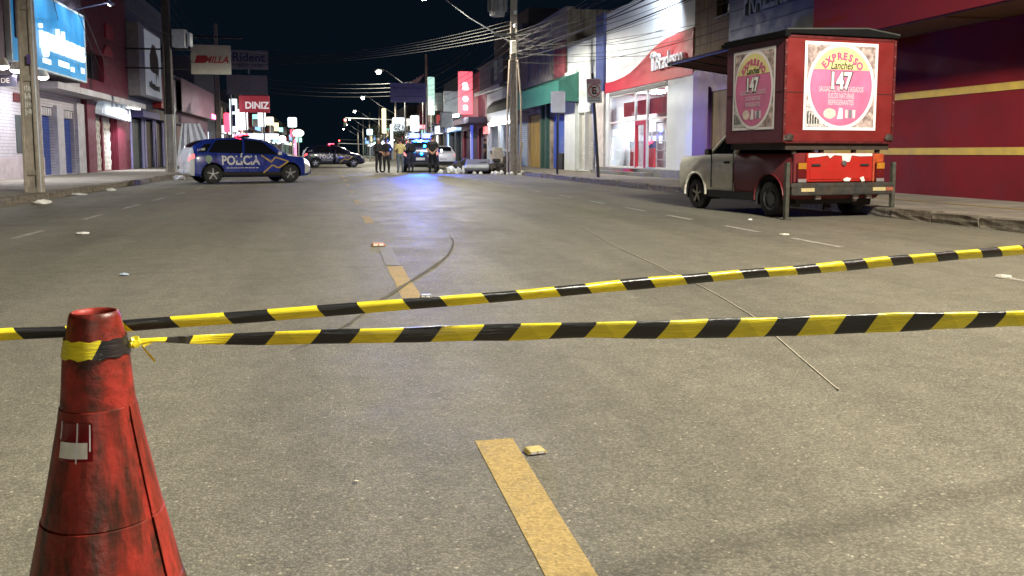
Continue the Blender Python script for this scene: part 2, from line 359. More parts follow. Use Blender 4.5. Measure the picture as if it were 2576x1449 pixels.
def cone_patch(name, mat, ac, da, z0, z1, off, n=8):
    def rad(z):
        for (r1, h1), (r2, h2) in zip(prof, prof[1:]):
            if h1 <= z <= h2: return r1 + (r2 - r1) * (z - h1) / (h2 - h1)
    vs = []; fs = []
    for i in range(n + 1):
        for j in range(5):
            z = z0 + (z1 - z0) * j / 4; w = ac - da / 2 + da * i / n; r = rad(z) + off; vs.append((r * math.cos(w), r * math.sin(w), z))
    for i in range(n):
        for j in range(4): fs.append((i * 5 + j, (i + 1) * 5 + j, (i + 1) * 5 + j + 1, i * 5 + j + 1))
    return MB().add(vs, fs).build(name, mat, cone, smooth=60, fixn=False)
cone_patch('glossy_sticker', M('dark_red_film', (.16, .010, .012), .12, var=.1, coat=.6), R(-108), R(46), .529, .586, .0012 + .0042)
cone_patch('white_label', M('white_reflective_film', (.75, .73, .68), .35, var=.15, scale=60), R(-110), R(38), .534, .558, .0028 + .0042)
for w, z0, z1 in ((-129, .562, .589), (-104, .527, .588), (-88, .545, .585)):
    cone_patch('painted_glint', M('film_edge_glint', (.8, .8, .85), .2, var=0), R(w), R(1.6), z0, z1, .0036 + .0042, 2)  # thin pale strips: lamp highlights on the sticker, painted as colour

# striped barrier tape
def tape_mat(key, slope, period, duty=.52, ghost=.3):
    m = bpy.data.materials.new(key); m.use_nodes = True; nt = m.node_tree; n = nt.nodes; l = nt.links; b = n['Principled BSDF']
    uv = n.new('ShaderNodeUVMap'); sp = n.new('ShaderNodeSeparateXYZ'); l.new(uv.outputs[0], sp.inputs[0])
    def stripe(k, ph, dty):
        a = n.new('ShaderNodeMath'); a.operation = 'MULTIPLY_ADD'; l.new(sp.outputs[1], a.inputs[0]); a.inputs[1].default_value = -k; l.new(sp.outputs[0], a.inputs[2])
        d = n.new('ShaderNodeMath'); d.operation = 'MULTIPLY_ADD'; l.new(a.outputs[0], d.inputs[0]); d.inputs[1].default_value = 1 / period; d.inputs[2].default_value = ph
        fr = n.new('ShaderNodeMath'); fr.operation = 'FRACT'; l.new(d.outputs[0], fr.inputs[0])
        lt = n.new('ShaderNodeMath'); lt.operation = 'LESS_THAN'; l.new(fr.outputs[0], lt.inputs[0]); lt.inputs[1].default_value = dty; return lt.outputs[0]
    s1 = stripe(slope, 0, duty); s2 = stripe(-slope * 1.1, .23, .5)
    t = n.new('ShaderNodeTexNoise'); t.inputs['Scale'].default_value = 18; t.inputs['Detail'].default_value = 5
    mp = n.new('ShaderNodeMapping'); mp.inputs['Scale'].default_value = (1, 14, 1); l.new(uv.outputs[0], mp.inputs[0]); l.new(mp.outputs[0], t.inputs['Vector'])
    rr = n.new('ShaderNodeMapRange'); rr.inputs[1].default_value = .3; rr.inputs[2].default_value = .7; rr.inputs[3].default_value = .78; rr.inputs[4].default_value = 1.1; l.new(t.outputs[0], rr.inputs[0])
    g = n.new('ShaderNodeMath'); g.operation = 'MULTIPLY'; g.inputs[1].default_value = ghost; l.new(s2, g.inputs[0])
    yl = n.new('ShaderNodeMix'); yl.data_type = 'RGBA'; l.new(g.outputs[0], yl.inputs[0]); yl.inputs[6].default_value = (.90, .76, .03, 1); yl.inputs[7].default_value = (.36, .30, .02, 1)
    ym = n.new('ShaderNodeMix'); ym.data_type = 'RGBA'; ym.blend_type = 'MULTIPLY'; ym.inputs[0].default_value = 1; l.new(yl.outputs[2], ym.inputs[6]); l.new(rr.outputs[0], ym.inputs[7])
    mx = n.new('ShaderNodeMix'); mx.data_type = 'RGBA'; l.new(s1, mx.inputs[0]); mx.inputs[6].default_value = (.018, .018, .019, 1); l.new(ym.outputs[2], mx.inputs[7])
    l.new(mx.outputs[2], b.inputs['Base Color']); b.inputs['Roughness'].default_value = .30
    bp = n.new('ShaderNodeBump'); bp.inputs['Strength'].default_value = .25; bp.inputs['Distance'].default_value = .01; l.new(t.outputs[0], bp.inputs['Height']); l.new(bp.outputs[0], b.inputs['Normal'])
    return m
def catmull(pts, per=10):
    out = []; k = len(pts); P = [Vector(p) for p in pts]
    for i in range(k - 1):
        p0, p1, p2, p3 = P[max(i - 1, 0)], P[i], P[i + 1], P[min(i + 2, k - 1)]
        for s in range(per):
            t = s / per; out.append(.5 * ((2 * p1) + (p2 - p0) * t + (2 * p0 - 5 * p1 + 4 * p2 - p3) * t * t + (3 * p1 - p0 - 3 * p2 + p3) * t ** 3))
    out.append(P[-1]); return out
def tape(name, pts, mat, parent, per=12, tilt=0., wob=.0):
    """pts: (x,y,z,height,thickness); closed folded section, UV = (metres along, height)"""
    ps = catmull([Vector(p[:3]) for p in pts], per); hs = catmull([Vector((p[3], p[4], 0)) for p in pts], per)
    n = 14; vs = []; uvs = []; s = 0
    for i, p in enumerate(ps):
        if i: s += (p - ps[i - 1]).length
        t = (ps[min(i + 1, len(ps) - 1)] - ps[max(i - 1, 0)]).normalized(); a = Vector((-t.y, t.x, 0)).normalized(); u = t.cross(a); u = u if u.z > 0 else -u
        p = p + u * .0022 * noise.noise(Vector((s * 5, 3, 0))); h, th = hs[i].x * (1 + .12 * noise.noise(Vector((s * 7, 0, 1)))), hs[i].y; tw = tilt + wob * math.sin(s * 2.1) + .25 * noise.noise(Vector((s * 3, 9, 0)))
        for j in range(n):
            w = 2 * math.pi * j / n; c, d = math.cos(w), math.sin(w)
            ex = math.copysign(abs(c) ** .6, c) * th / 2; ez = math.copysign(abs(d) ** .75, d) * h / 2
            ex += .12 * th * math.sin(s * 9 + ez * 90)
            vs.append(p + a * (ex * math.cos(tw) - ez * math.sin(tw)) + u * (ez * math.cos(tw) + ex * math.sin(tw))); uvs.append((s, ez))
    k = len(ps); fs = [(i * n + j, i * n + (j + 1) % n, (i + 1) * n + (j + 1) % n, (i + 1) * n + j) for i in range(k - 1) for j in range(n)]
    me = bpy.data.meshes.new(name); me.from_pydata([tuple(v) for v in vs], [], fs); ul = me.uv_layers.new(name='UVMap')
    for lp in me.loops: ul.data[lp.index].uv = uvs[lp.vertex_index]
    me.materials.append(mat); me.polygons.foreach_set('use_smooth', [True] * len(me.polygons)); me.set_sharp_from_angle(angle=R(70)); me.update()
    return link(name, me, parent)
TF = tape_mat('striped_tape_film', -.85, .163, .54, .12); TN = tape_mat('striped_tape_folded', .75, .157, .53, .22)
far = tape('barrier_tape', [(-3.4, .75, .86, .022, .016), (-1.6, 1.2, .755, .022, .016), (-.658, 1.443, .716, .021, .014), (-.522, 1.517, .71, .021, .014), (-.437, 1.55, .705, .021, .014), (-.347, 1.562, .709, .0205, .014), (-.096, 1.613, .71, .021, .015), (.248, 1.685, .712, .0215, .016), (.647, 1.787, .717, .0225, .017), (1.09, 1.901, .72, .0235, .018), (1.488, 2.003, .725, .026, .018), (1.893, 2.083, .732, .027, .018), (3.056, 2.315, .751, .028, .018), (5.4, 2.8, .83, .03, .02), (9.3, 3.6, 1.05, .03, .02)], TF, None, 14, R(20))
tag(far, 'rolled yellow and black barrier tape stretched across the road behind the cone', 'barrier tape')
near = thing('barrier_tape', 'wider folded yellow and black barrier tape knotted to the cone', 'barrier tape', (cx, cy, 0))
nt_ = tape('tape_strip', [(p[0] - cx, p[1] - cy, *p[2:]) for p in [(-.319, 1.473, .694, .006, .006), (-.308, 1.49, .695, .010, .0035), (-.290, 1.52, .691, .007, .006), (-.262, 1.575, .678, .012, .006), (-.212, 1.652, .661, .020, .0035), (-.064, 1.682, .652, 0.0287, .010), (.123, 1.684, .648, 0.0299, .012), (.525, 1.682, .641, 0.0356, .012), (.875, 1.68, .633, 0.0425, .012), (1.195, 1.665, .634, 0.0414, .012), (1.517, 1.659, .631, 0.0379, .012), (2.209, 1.658, .622, 0.0391, .012), (4.2, 1.75, .64, 0.0391, .012), (9.3, 2.3, .95, 0.0391, .012)]], TN, near, 14, R(6), .06)
vs = []; uvs = []; k = 40
for i in range(k + 1):
    w = R(20) - R(360) * i / k; ph = .0035 * math.sin(i * 1.7)
    for z, r in ((.682 + ph * .6, .0512), (.691, .0496), (.701, .0478), (.710 - ph * .4, .0461)): vs.append((r * math.cos(w), r * math.sin(w), z)); uvs.append((.053 * (w - R(-75)) + .10, z - .696))
me = bpy.data.meshes.new('tape_wrap'); me.from_pydata(vs, [], [(i * 4 + j, i * 4 + 4 + j, i * 4 + 5 + j, i * 4 + 1 + j) for i in range(k) for j in range(3)]); ul = me.uv_layers.new(name='UVMap')
for lp in me.loops: ul.data[lp.index].uv = uvs[lp.vertex_index]
me.materials.append(tape_mat('striped_tape_wrap', .6, .20, .5, .15)); me.polygons.foreach_set('use_smooth', [True] * len(me.polygons)); link('tape_wrap', me, near)
kn = blob('knot', TN, near, (.020, .018, .020), 3, .5, 2, (.056, .008, .688))
for dz, dy in ((-.028, .012), (.006, .02)): MB().add([(.066, .012, .69), (.066, .016, .684), (.082, .02 + dy, .688 + dz), (.08, .024 + dy, .682 + dz)], [(0, 1, 3, 2)]).build('loose_end', TN, near)
# posts the tapes run to, beside the road
for x, y, lb in ((9.35, 3.62, 'slim grey steel post holding the ends of both tapes'), ):
    t = thing('tape_post', lb, 'post', (x, y, .14)); MB().tube([(0, 0, 0), (0, 0, 2.2)], .03, 12).build('shaft', STEEL, t); MB().lathe([(.09, 0), (.09, .015), (.035, .03)], 16).build('base_flange', STEEL, t)
# cord, road studs and litter
def on_road(px): return px
CORD = M('pale_cord', (.72, .66, .50), .9, var=.2, scale=40)
tag(MB().tube(catmull([(3.35, 11.6, .0035), (3.12, 9.9, .0035), (2.98, 8.85, .0035), (2.79, 6.76, .0035), (2.68, 5.8, .0035), (2.54, 4.97, .0035), (2.47, 4.62, .0035), (2.38, 4.34, .0035), (2.20, 3.68, .0035), (2.10, 3.30, .0035), (2.085, 3.26, .012)], 6), .0032, 6).build('cord', CORD, None, smooth=60), 'thin pale cord lying slack along the right lane', 'cord')
STUDY = M('yellow_stud_plastic', (.55, .45, .16), .45, var=.2, scale=40); STUDR = M('stud_reflector', (.85, .83, .74), .15, var=.1)
def stud(loc, rz, label, mat, group='road studs', sc=1.):
    t = thing('road_stud', label, 'road stud', (*loc, .004), rz, group, sc)
    MB().prism([(-.05, 0), (-.036, .018), (.036, .018), (.05, 0)], 'y', -.035, .035).build('stud_body', mat, t, bevel=.003)
    for x in (-.019, .019): MB().add([(x - .015, -.0365, .003), (x + .015, -.0365, .003), (x + .013, -.0362, .014), (x - .013, -.0362, .014)], [(0, 1, 2, 3)]).build('reflector', STUDR, t)
    return t
stud((.655, 2.77), R(8), 'worn yellow road stud beside the nearest yellow dash', STUDY, sc=.72)
stud((.64, 6.02), R(-10), 'small grey road stud at the end of the second yellow dash', M('grey_stud', (.2, .2, .2), .5), sc=.9)
stud((.50, 9.5), 0, 'flat orange road stud beyond the grey paint patch', M('orange_stud', (.5, .2, .07), .5), sc=1.6)
stud((5.3, 6.03), R(5), 'pale road stud on the right edge line, nearer the tape', M('pale_stud', (.6, .56, .48), .5), sc=1.1)
stud((5.42, 9.73), R(5), 'pale road stud on the right edge line, by the parked truck', M('pale_stud'), sc=1.1)
LIT = M('litter_white', (.75, .75, .73), .6, var=.15); LITB = M('litter_bluish', (.45, .55, .7), .35, var=.2)
for i, (x, y, s, h, lb, m) in enumerate([(-3.0, 11.6, .22, .05, 'crumpled white paper by the left edge line', LIT), (-5.55, 18.7, .42, .16, 'white plastic bag below the left kerb', LIT), (-1.66, 7.6, .09, .03, 'bluish scrap of film in the left lane', LITB),
        (6.12, 12.0, .09, .035, 'white scrap on the road beside the truck', LIT), (.06, 2.62, .022, .008, 'tiny pale chip left of the yellow dash', M('cigarette_end', (.6, .55, .45), .7)), (-5.6, 24.6, .3, .12, 'crumpled white cup in the left gutter', LIT), (-5.5, 34.5, .55, .28, 'white rubbish bag in the gutter beside the police car', LIT), (-5.9, 22.6, .6, .06, 'flat white sheet on the broken kerb', LIT)]):
    tag(blob('litter_scrap', m, None, (s * .75, s * .5, h * .7), i + 11, .6, 2, (x, y, .005)), lb, 'litter', 'litter on the road')
# ================================================================== BUILDINGS
def front(b, X, sg, y0, y1, z0, z1, ops=(), depth=.28, mi=0):
    """street front at X (sg=+1 faces +X, -1 faces -X) with real openings (ya,yb,za,zb) and their reveals"""
    ys = sorted({y0, y1, *[v for o in ops for v in o[:2]]}); zs = sorted({z0, z1, *[v for o in ops for v in o[2:]]})
    for a, c in zip(ys, ys[1:]):
        for e, g in zip(zs, zs[1:]):
            if not any(o[0] <= a and c <= o[1] and o[2] <= e and g <= o[3] for o in ops):
                b.add([(X, a, e), (X, c, e), (X, c, g), (X, a, g)], [(0, 1, 2, 3)], mi)
    x = X - sg * depth
    for a, c, e, g in ops:
        b.add([(X, a, e), (X, c, e), (X, c, g), (X, a, g), (x, a, e), (x, c, e), (x, c, g), (x, a, g)], [(0, 1, 5, 4), (1, 2, 6, 5), (2, 3, 7, 6), (3, 0, 4, 7)], mi)
    return b
def shell(b, X, sg, y0, y1, z0, z1, back=7., mi=0):
    """sides, back and roof slab behind a front"""
    xb = X - sg * back
    b.add([(X, y0, z0), (xb, y0, z0), (xb, y0, z1), (X, y0, z1), (X, y1, z0), (xb, y1, z0), (xb, y1, z1), (X, y1, z1)], [(0, 1, 2, 3), (4, 5, 6, 7), (1, 5, 6, 2), (3, 2, 6, 7)], mi)
    return b
def building(name, label, X, sg, y0, y1, z1, mat, ops=(), depth=.28, back=7., z0=.14):
    t = thing(name, label, 'building', (X, (y0 + y1) / 2, 0))
    b = front(MB(), X, sg, y0, y1, z0, z1, ops, depth); shell(b, X, sg, y0, y1, z0, z1, back)
    w = b.build('wall', mat, t, world=True, fixn=False)
    return t
SLATS = {}
def shutter(t, X, sg, ya, yb, za, zb, mat, h=.11, name='roller_shutter', prof=.012):
    """roller shutter of separate slats set in an opening"""
    fr = MB().box(X - sg * .03 - .02, X - sg * .03 + .02, ya, ya + .05, za, zb).box(X - sg * .03 - .02, X - sg * .03 + .02, yb - .05, yb, za, zb).build(name, mat, t, world=True)
    key = (round(yb - ya, 2), h, mat.name)
    n = max(1, int((zb - za) / h)); hh = (zb - za) / n
    if key not in SLATS:
        L = (yb - ya - .1) / 2; r = prof
        SLATS[key] = MB().prism([(0, -hh / 2 + .004), (r, -hh * .2), (r, hh * .2), (0, hh / 2 - .004), (-r, 0)], 'y', -L, L).build('shutter_slat', mat, None, fixn=True).data
        for o in [o for o in bpy.data.objects if o.data == SLATS[key]]: bpy.data.objects.remove(o)
    for i in range(n):
        o = link('shutter_slat', SLATS[key], fr); o.location = (X, (ya + yb) / 2, za + hh * (i + .5))
        if sg < 0: o.rotation_euler = (0, 0, math.pi)
    return fr
def panel(name, mat, t, x0, x1, y0, y1, z0, z1, bevel=0): return MB().box(x0, x1, y0, y1, z0, z1).build(name, mat, t, world=True, bevel=bevel)

# ---------------- right side: dark red building with yellow bands
REDW = M('dark_red_paint', (.175, .010, .013), .8, var=.10, scale=1.5, dirt=(.09, .009, .010), dirt_amt=.6, dirt_scale=.6, bump=.08, spec=.2)
YBAND = M('yellow_band_paint', (.52, .36, .05), .6, var=.15)
t = building('red_shop_building', 'dark red wall with two yellow bands behind the parked truck', 12, -1, -6, 20.0, 6.5, REDW)
panel('overhang', M('dark_red_fascia', (.16, .012, .018), .8, var=.1, spec=.2), t, 10.75, 11.998, -6, 18.3, 3.46, 6.6)
panel('soffit_board', M('brown_soffit', (.13, .075, .05), .7), t, 10.8, 11.99, -6, 18.25, 3.435, 3.458)
for z in (2.20, 1.035): panel('yellow_band', YBAND, t, 11.988, 12.01, -6, 19.95, z - .07, z + .07)
for y in (-2, 2, 6, 10, 14): panel('soffit_batten', M('brown_soffit'), t, 10.85, 11.95, y, y + .06, 3.405, 3.434)
# ---------------- slate panelled shop behind the truck
SLATE = M('slate_panel_paint', (.062, .072, .092), .55, var=.15, scale=3)
t = building('slate_shop_building', 'slate grey panelled shop with raised blue-grey lettering above the truck', 12, -1, 20.02, 25.15, 8, M('dark_shop_wall', (.08, .07, .075), .7), ops=((20.4, 22.4, .14, 2.9), (22.8, 24.7, .14, 2.9)))
for i in range(7): panel('cladding_board', SLATE, t, 11.70 + .004 * (i % 2), 11.95, 19.9, 24.6, 4.02 + i * .56, 4.02 + i * .56 + .545)
for a, c in ((20.4, 22.4), (22.8, 24.7)): shutter(t, 12.2, -1, a, c, .14, 2.9, M('grey_shutter', (.2, .2, .21), .5, metal=.4))
sign_text('raised_lettering', 'PRAZERES', 1.05, M('blue_grey_letters', (.16, .21, .25), .5), t, (11.68, 22.15, 5.22), '-x', width=2.75, extrude=.05, offset=.012)
aw = thing('shop_awning', 'rusty corrugated awning sticking out above the purple shop', 'awning', (12, 23.3, 3.9))
def corr(x0, z0, x1, z1, y0, y1, n, amp=.02):
    b = MB(); vs = []; k = n * 4
    for i in range(k + 1):
        y = y0 + (y1 - y0) * i / k; d = amp * math.sin(i * math.pi / 2)
        vs += [(x0, y, z0 + d), (x1, y, z1 + d), (x0, y, z0 + d - .012), (x1, y, z1 + d - .012)]
    fs = []
    for i in range(k): a = i * 4; c = a + 4; fs += [(a, c, c + 1, a + 1), (a + 2, a + 3, c + 3, c + 2), (a, a + 2, c + 2, c), (a + 1, c + 1, c + 3, a + 3)]
    return b.add(vs, fs)
corr(10.0, 3.68, 12, 3.44, 20.8, 25.2, 34).build('corrugated_sheet', M('rusty_maroon_sheet', (.16, .07, .065), .6, metal=.2, var=.35, scale=9, dirt=(.05, .03, .025), dirt_amt=.7), aw, world=True, smooth=40)
for y in (21, 22.4, 23.8, 25.1): MB().tube([(10.05, y, 3.63), (11.98, y, 3.38)], .02, 6).build('bracket', DARKM, aw, world=True)
MB().tube([(10.06, 20.8, 3.63), (10.06, 25.2, 3.63)], .03, 8).build('front_bar', DARKM, aw, world=True)
# ---------------- brown upper wall / purple shop
t = building('purple_shop_building', 'narrow shop with purple ground floor and bare brown wall above', 12, -1, 25.17, 27.78, 8.4, M('brown_render', (.24, .17, .105), .85, var=.22, scale=3, dirt=(.09, .06, .04), dirt_amt=.6, streak=True), ops=((25.25, 26.12, 5.25, 7.2),))
PURP = M('purple_paint', (.15, .06, .30), .6, var=.12, dirt=(.16, .05, .14), dirt_amt=.6, dirt_scale=2.2)
b = front(MB(), 11.97, -1, 25.18, 27.77, .14, 3.70, ((25.2, 26.35, .14, 2.95),), .3); b.build('purple_wall', PURP, t, world=True, fixn=False)
panel('purple_post', PURP, t, 11.9, 11.965, 26.4, 26.62, .14, 3.1)
GRIL = shutter(t, 12.2, -1, 25.2, 26.35, .16, 2.95, M('dark_perforated_shutter', (.045, .045, .055), .45, metal=.5, var=.3, scale=40), .15)
panel('window_pane', M('dark_glass', (.02, .022, .03), .1, var=0), t, 12.2, 12.22, 25.25, 26.12, 5.25, 7.2)
panel('window_sill', CONC, t, 11.93, 12.05, 25.2, 26.18, 5.17, 5.245)
for z in (3.95, 4.5, 5.05, 5.6, 6.15, 6.7): panel('block_joint', M('mortar_dark', (.10, .07, .05), .9), t, 11.992, 12.02, 25.2, 27.75, z, z + .025)

# ---------------- white and red bank front
BW = M('bank_white_panel', (.76, .79, .85), .5, var=.04, scale=1.5, dirt=(.60, .62, .68), dirt_amt=.4, dirt_scale=.8)
BR = M('bank_red_panel', (.48, .018, .035), .5, var=.06); BBLUE = M('bank_blue_paint', (.045, .065, .20), .55, var=.1)
bank = building('bank_branch', 'floodlit white bank front with sweeping red wave and glass doors', 12, -1, 27.8, 38.55, 7.05, BW, ops=((30.12, 36.85, .4, 3.58),), depth=.35, back=9)
sw = [(37.33, 4.06), (36.2, 4.05), (34.91, 4.12), (34.1, 4.22), (33.3, 4.39), (32.4, 4.64), (31.58, 4.88), (30.9, 5.02), (30.24, 5.11), (29, 5.16), (27.8, 5.18)]
MB().prism([(27.8, 3.62), (37.33, 3.62)] + sw, 'x', 11.955, 11.998).build('red_wave_panel', BR, bank, world=True)
panel('blue_pilaster', BBLUE, bank, 11.88, 11.995, 37.36, 38.5, 3.72, 7.1)
panel('lower_pilaster', M('pinkish_wall', (.66, .60, .58), .6), bank, 11.9, 11.995, 37.36, 38.5, .14, 3.715)
panel('door_plinth', M('grey_plinth', (.22, .21, .21), .8), bank, 11.55, 12.3, 27.85, 37.3, .142, .40)
panel('door_step', M('grey_plinth'), bank, 11.2, 11.545, 30.3, 36.9, .142, .27)
panel('head_beam', M('dark_ceiling_panel', (.2, .2, .21), .7), bank, 11.99, 12.2, 30.13, 36.84, 3.45, 3.575)
LETW = M('white_letters', (.85, .85, .87), .4, var=0)
sign_text('bank_lettering', 'Bradesco', .84, LETW, bank, (11.86, 29.62, 4.30), '-x', width=2.5, extrude=.05, offset=.004)
lg = MB()
for w0, w1, r in ((20, 160, .28), (20, 160, .19)):
    pts = [(31.32 + r * math.cos(R(w0 + (w1 - w0) * i / 12)), 4.46 + r * 1.05 * math.sin(R(w0 + (w1 - w0) * i / 12))) for i in range(13)] + [(31.32 + (r - .06) * math.cos(R(w1 - (w1 - w0) * i / 12)), 4.46 + (r - .06) * 1.05 * math.sin(R(w1 - (w1 - w0) * i / 12))) for i in range(13)]
    lg.prism(pts, 'x', 11.85, 11.95)
lg.prism([(31.20, 4.05), (31.28, 4.05), (31.28, 4.55), (31.20, 4.55)], 'x', 11.85, 11.95).prism([(31.36, 4.05), (31.44, 4.05), (31.44, 4.5), (31.36, 4.5)], 'x', 11.85, 11.95)
lg.build('tree_emblem', LETW, bank, world=True)
FRM = M('white_frame', (.8, .8, .8), .4, var=.05)
for y in (32.45, 33.45): panel('red_door_frame', BR, bank, 12.0, 12.10, y - .06, y + .06, .42, 2.27)
panel('red_door_head', BR, bank, 12.0, 12.10, 32.5, 33.4, 2.1, 2.27)
for y in (30.15, 32.28, 33.62, 36.78): panel('mullion', FRM, bank, 12.02, 12.12, y - .045, y + .045, .4, 3.45)
for z in (.43, 2.30, 3.42): panel('transom', FRM, bank, 12.03, 12.11, 30.2, 36.73, z - .03, z + .03)
GL = glass('shop_glass', (.86, .9, .92))
for a, c in ((30.2, 32.23), (32.33, 33.57), (33.67, 36.73)):
    for e, g in ((.47, 2.26), (2.34, 3.38)): panel('glass_pane', GL, bank, 12.06, 12.068, a, c, e, g)
# lit banking hall
INW = M('hall_white', (.8, .8, .8), .6, var=.04)
panel('hall_back_wall', INW, bank, 17.0, 17.1, 29, 37.3, .4, 3.6); panel('hall_floor', M('hall_floor_tile', (.55, .53, .5), .25), bank, 12.36, 17, 29, 37.3, .36, .41)
panel('hall_ceiling', INW, bank, 12.36, 17, 29, 37.3, 3.55, 3.6); panel('hall_side_wall', INW, bank, 12.36, 17, 37.0, 37.1, .41, 3.55); panel('hall_side_wall', INW, bank, 12.36, 17, 29.2, 29.3, .41, 3.55)
panel('red_feature_wall', BR, bank, 16.8, 16.98, 29.6, 36.6, 1.3, 2.9); panel('red_bulkhead', BR, bank, 14.2, 14.5, 29.4, 36.9, 2.75, 3.3)
panel('red_front_panel', BR, bank, 12.9, 13.0, 33.75, 36.6, .42, 1.2); panel('blue_front_band', BBLUE, bank, 12.88, 13.0, 33.75, 36.6, 1.205, 1.5); panel('red_low_wall', BR, bank, 13.6, 13.7, 30.0, 33.5, 1.0, 2.2)
panel('red_ceiling_band', BR, bank, 12.55, 12.62, 30.3, 36.5, 2.55, 3.15)
for i in range(7): panel('door_bar', FRM, bank, 12.13, 12.16, 32.52 + i * .145, 32.545 + i * .145, .45, 2.1)
panel('blue_counter', BBLUE, bank, 14.4, 15.0, 33.2, 36.4, .42, 1.35); panel('red_counter', BR, bank, 14.3, 15.0, 30.2, 33.1, .42, 1.15); panel('counter_top', INW, bank, 14.25, 15.05, 30.1, 36.5, 1.36, 1.40)
for i in range(4): panel('cash_machine', M('machine_grey', (.42, .42, .45), .5), bank, 13.4, 13.9, 34.0 + i * .7, 34.55 + i * .7, .42, 1.9)
for i in range(4): panel('machine_screen', E('screen_glow', (.8, .9, 1), 1.6), bank, 13.385, 13.395, 34.1 + i * .7, 34.45 + i * .7, 1.4, 1.7)
for z in (.75, 1.1, 1.45, 1.8, 2.15): MB().tube([(12.3, 30.3, z), (12.3, 31.9, z)], .025, 8).build('gate_rail', FRM, bank, world=True)
for y in (30.3, 31.1, 31.9): MB().tube([(12.3, y, .42), (12.3, y, 2.2)], .028, 8).build('gate_post', FRM, bank, world=True)
panel('red_mat', BR, bank, 11.52, 11.548, 32.4, 33.5, .15, .38)
panel('red_mat', BR, bank, 11.3, 11.5, 33.6, 34.3, .272, .285)
for y in (30.6, 32.2, 33.8, 35.4): panel('ceiling_light', E('hall_tube', (.93, .97, 1), 110, True), bank, 12.9, 14.0, y, y + .35, 3.53, 3.545)
sign_text('window_decal', 'bradesco', .28, M('white_decal', (.8, .8, .8), .5, var=0), bank, (12.05, 35.3, 1.75), '-x', extrude=.001)
# floodlight on an arm above the bank front
fl = thing('flood_lamp', 'floodlight on a short arm at the top of the white bank front', 'floodlight', (12, 29.6, 7.05))
MB().tube([(12.0, 29.6, 7.0), (11.6, 29.6, 7.4), (11.05, 29.6, 7.35)], .025, 8).build('arm', DARKM, fl, world=True)
MB().obox((10.95, 29.6, 7.22), (.3, .4, .12), (0, R(30), 0)).build('lamp_body', DARKM, fl, world=True, bevel=.01)
MB().obox((10.98, 29.6, 7.145), (.24, .34, .01), (0, R(30), 0)).build('lens', E('flood_lens', (.9, .96, 1), 18), fl, world=True)
lamp('flood_light', 'SPOT', (10.98, 29.6, 7.10), 1000, (.82, .92, 1), .12, aim=(12, 31.6, 5.0), spot=150, blend=.55, parent=fl)
# ---------------- white building with shutter gates
t = building('white_shop_building', 'plain white shop with closed pale shutter gates left of the bank', 12, -1, 38.57, 43.75, 6.3, WALLW, ops=((38.75, 41.65, .2, 2.95),))
panel('proud_wall', WALLW, t, 11.85, 11.995, 41.75, 43.72, .14, 5.05)
shutter(t, 12.18, -1, 38.75, 41.65, .2, 2.95, M('cream_shutter', (.62, .60, .55), .5, var=.1), .13)
panel('gate_post', FRM, t, 11.88, 12.1, 40.15, 40.24, .2, 2.95)
panel('parapet_cap', CONC, t, 11.92, 12.3, 38.6, 43.7, 6.3, 6.4)
# ---------------- weathered upper building with green awning shops
OLD = M('stained_old_render', (.40, .32, .23), .9, var=.3, scale=2.2, dirt=(.09, .075, .065), dirt_amt=.8, dirt_scale=1.5, streak=True, bump=.3, bump_scale=25)
t = building('weathered_shop_building', 'stained grey-brown old building above a green awning', 12, -1, 43.8, 57.2, 8.3, OLD, ops=((44.2, 47.3, .14, 3.0), (48.7, 52.6, .14, 3.3), (53, 56.8, .14, 3.0)), back=9)
corr_b = MB(); k = 60; vs = []
for i in range(k + 1):
    y = 43.9 + 2.3 * i / k; x = 11.94 + .02 * math.sin(i * math.pi / 2); vs += [(x, y, 5.0), (x, y, 6.75)]
corr_b.add(vs, [(2 * i, 2 * i + 2, 2 * i + 3, 2 * i + 1) for i in range(k)]).build('red_corrugated_sheet', M('faded_red_sheet', (.26, .05, .06), .6, var=.35, scale=3, dirt=(.3, .2, .2), dirt_amt=.5, streak=True), t, world=True, smooth=40)
panel('concrete_beam', CONC, t, 11.9, 11.995, 46.3, 57.1, 4.95, 5.25); panel('parapet_cap', CONC, t, 11.9, 12.4, 43.8, 57.2, 8.3, 8.42)
for y in (47, 49.4, 52.5, 55): panel('stained_pier', CONC, t, 11.93, 11.995, y, y + .35, 5.26, 8.28)
YD = M('yellow_door_paint', (.46, .28, .03), .55, var=.2, scale=6, dirt=(.12, .07, .02), dirt_amt=.5, streak=True); GRN = M('dark_green_paint', (.03, .085, .07), .55, var=.15)
for y in (49.6, 50.6, 51.6): panel('yellow_door_leaf', YD, t, 12.08, 12.14, y, y + .96, .16, 3.25)
for y in (49.9, 50.9, 51.9):
    for z in (.5, 1.5, 2.4): panel('door_panel', YD, t, 12.06, 12.082, y, y + .4, z, z + .7)
for y in (48.55, 47.4): panel('green_pillar', GRN, t, 11.8, 12.0, y, y + .3, .14, 4.0)
panel('dark_counter', DARKM, t, 11.9, 12.1, 44.3, 45.6, .15, 1.0)
shutter(t, 12.2, -1, 44.2, 47.3, .16, 3.0, M('blue_shutter', (.06, .13, .5), .45, var=.15), .12); shutter(t, 12.2, -1, 53, 56.8, .16, 3.0, M('light_blue_shutter', (.25, .38, .62), .5, var=.15), .12)
panel('lit_doorway', E('doorway_glow', (.55, .75, 1), 1.1), t, 12.2, 12.23, 48.75, 49.5, .2, 3.1)
ga = thing('green_awning', 'long green awning over the shops left of the white building', 'awning', (12, 48, 4))
GA = M('green_awning_cloth', (.035, .17, .14), .65, var=.15, scale=3, dirt=(.02, .07, .06), dirt_amt=.4, streak=True)
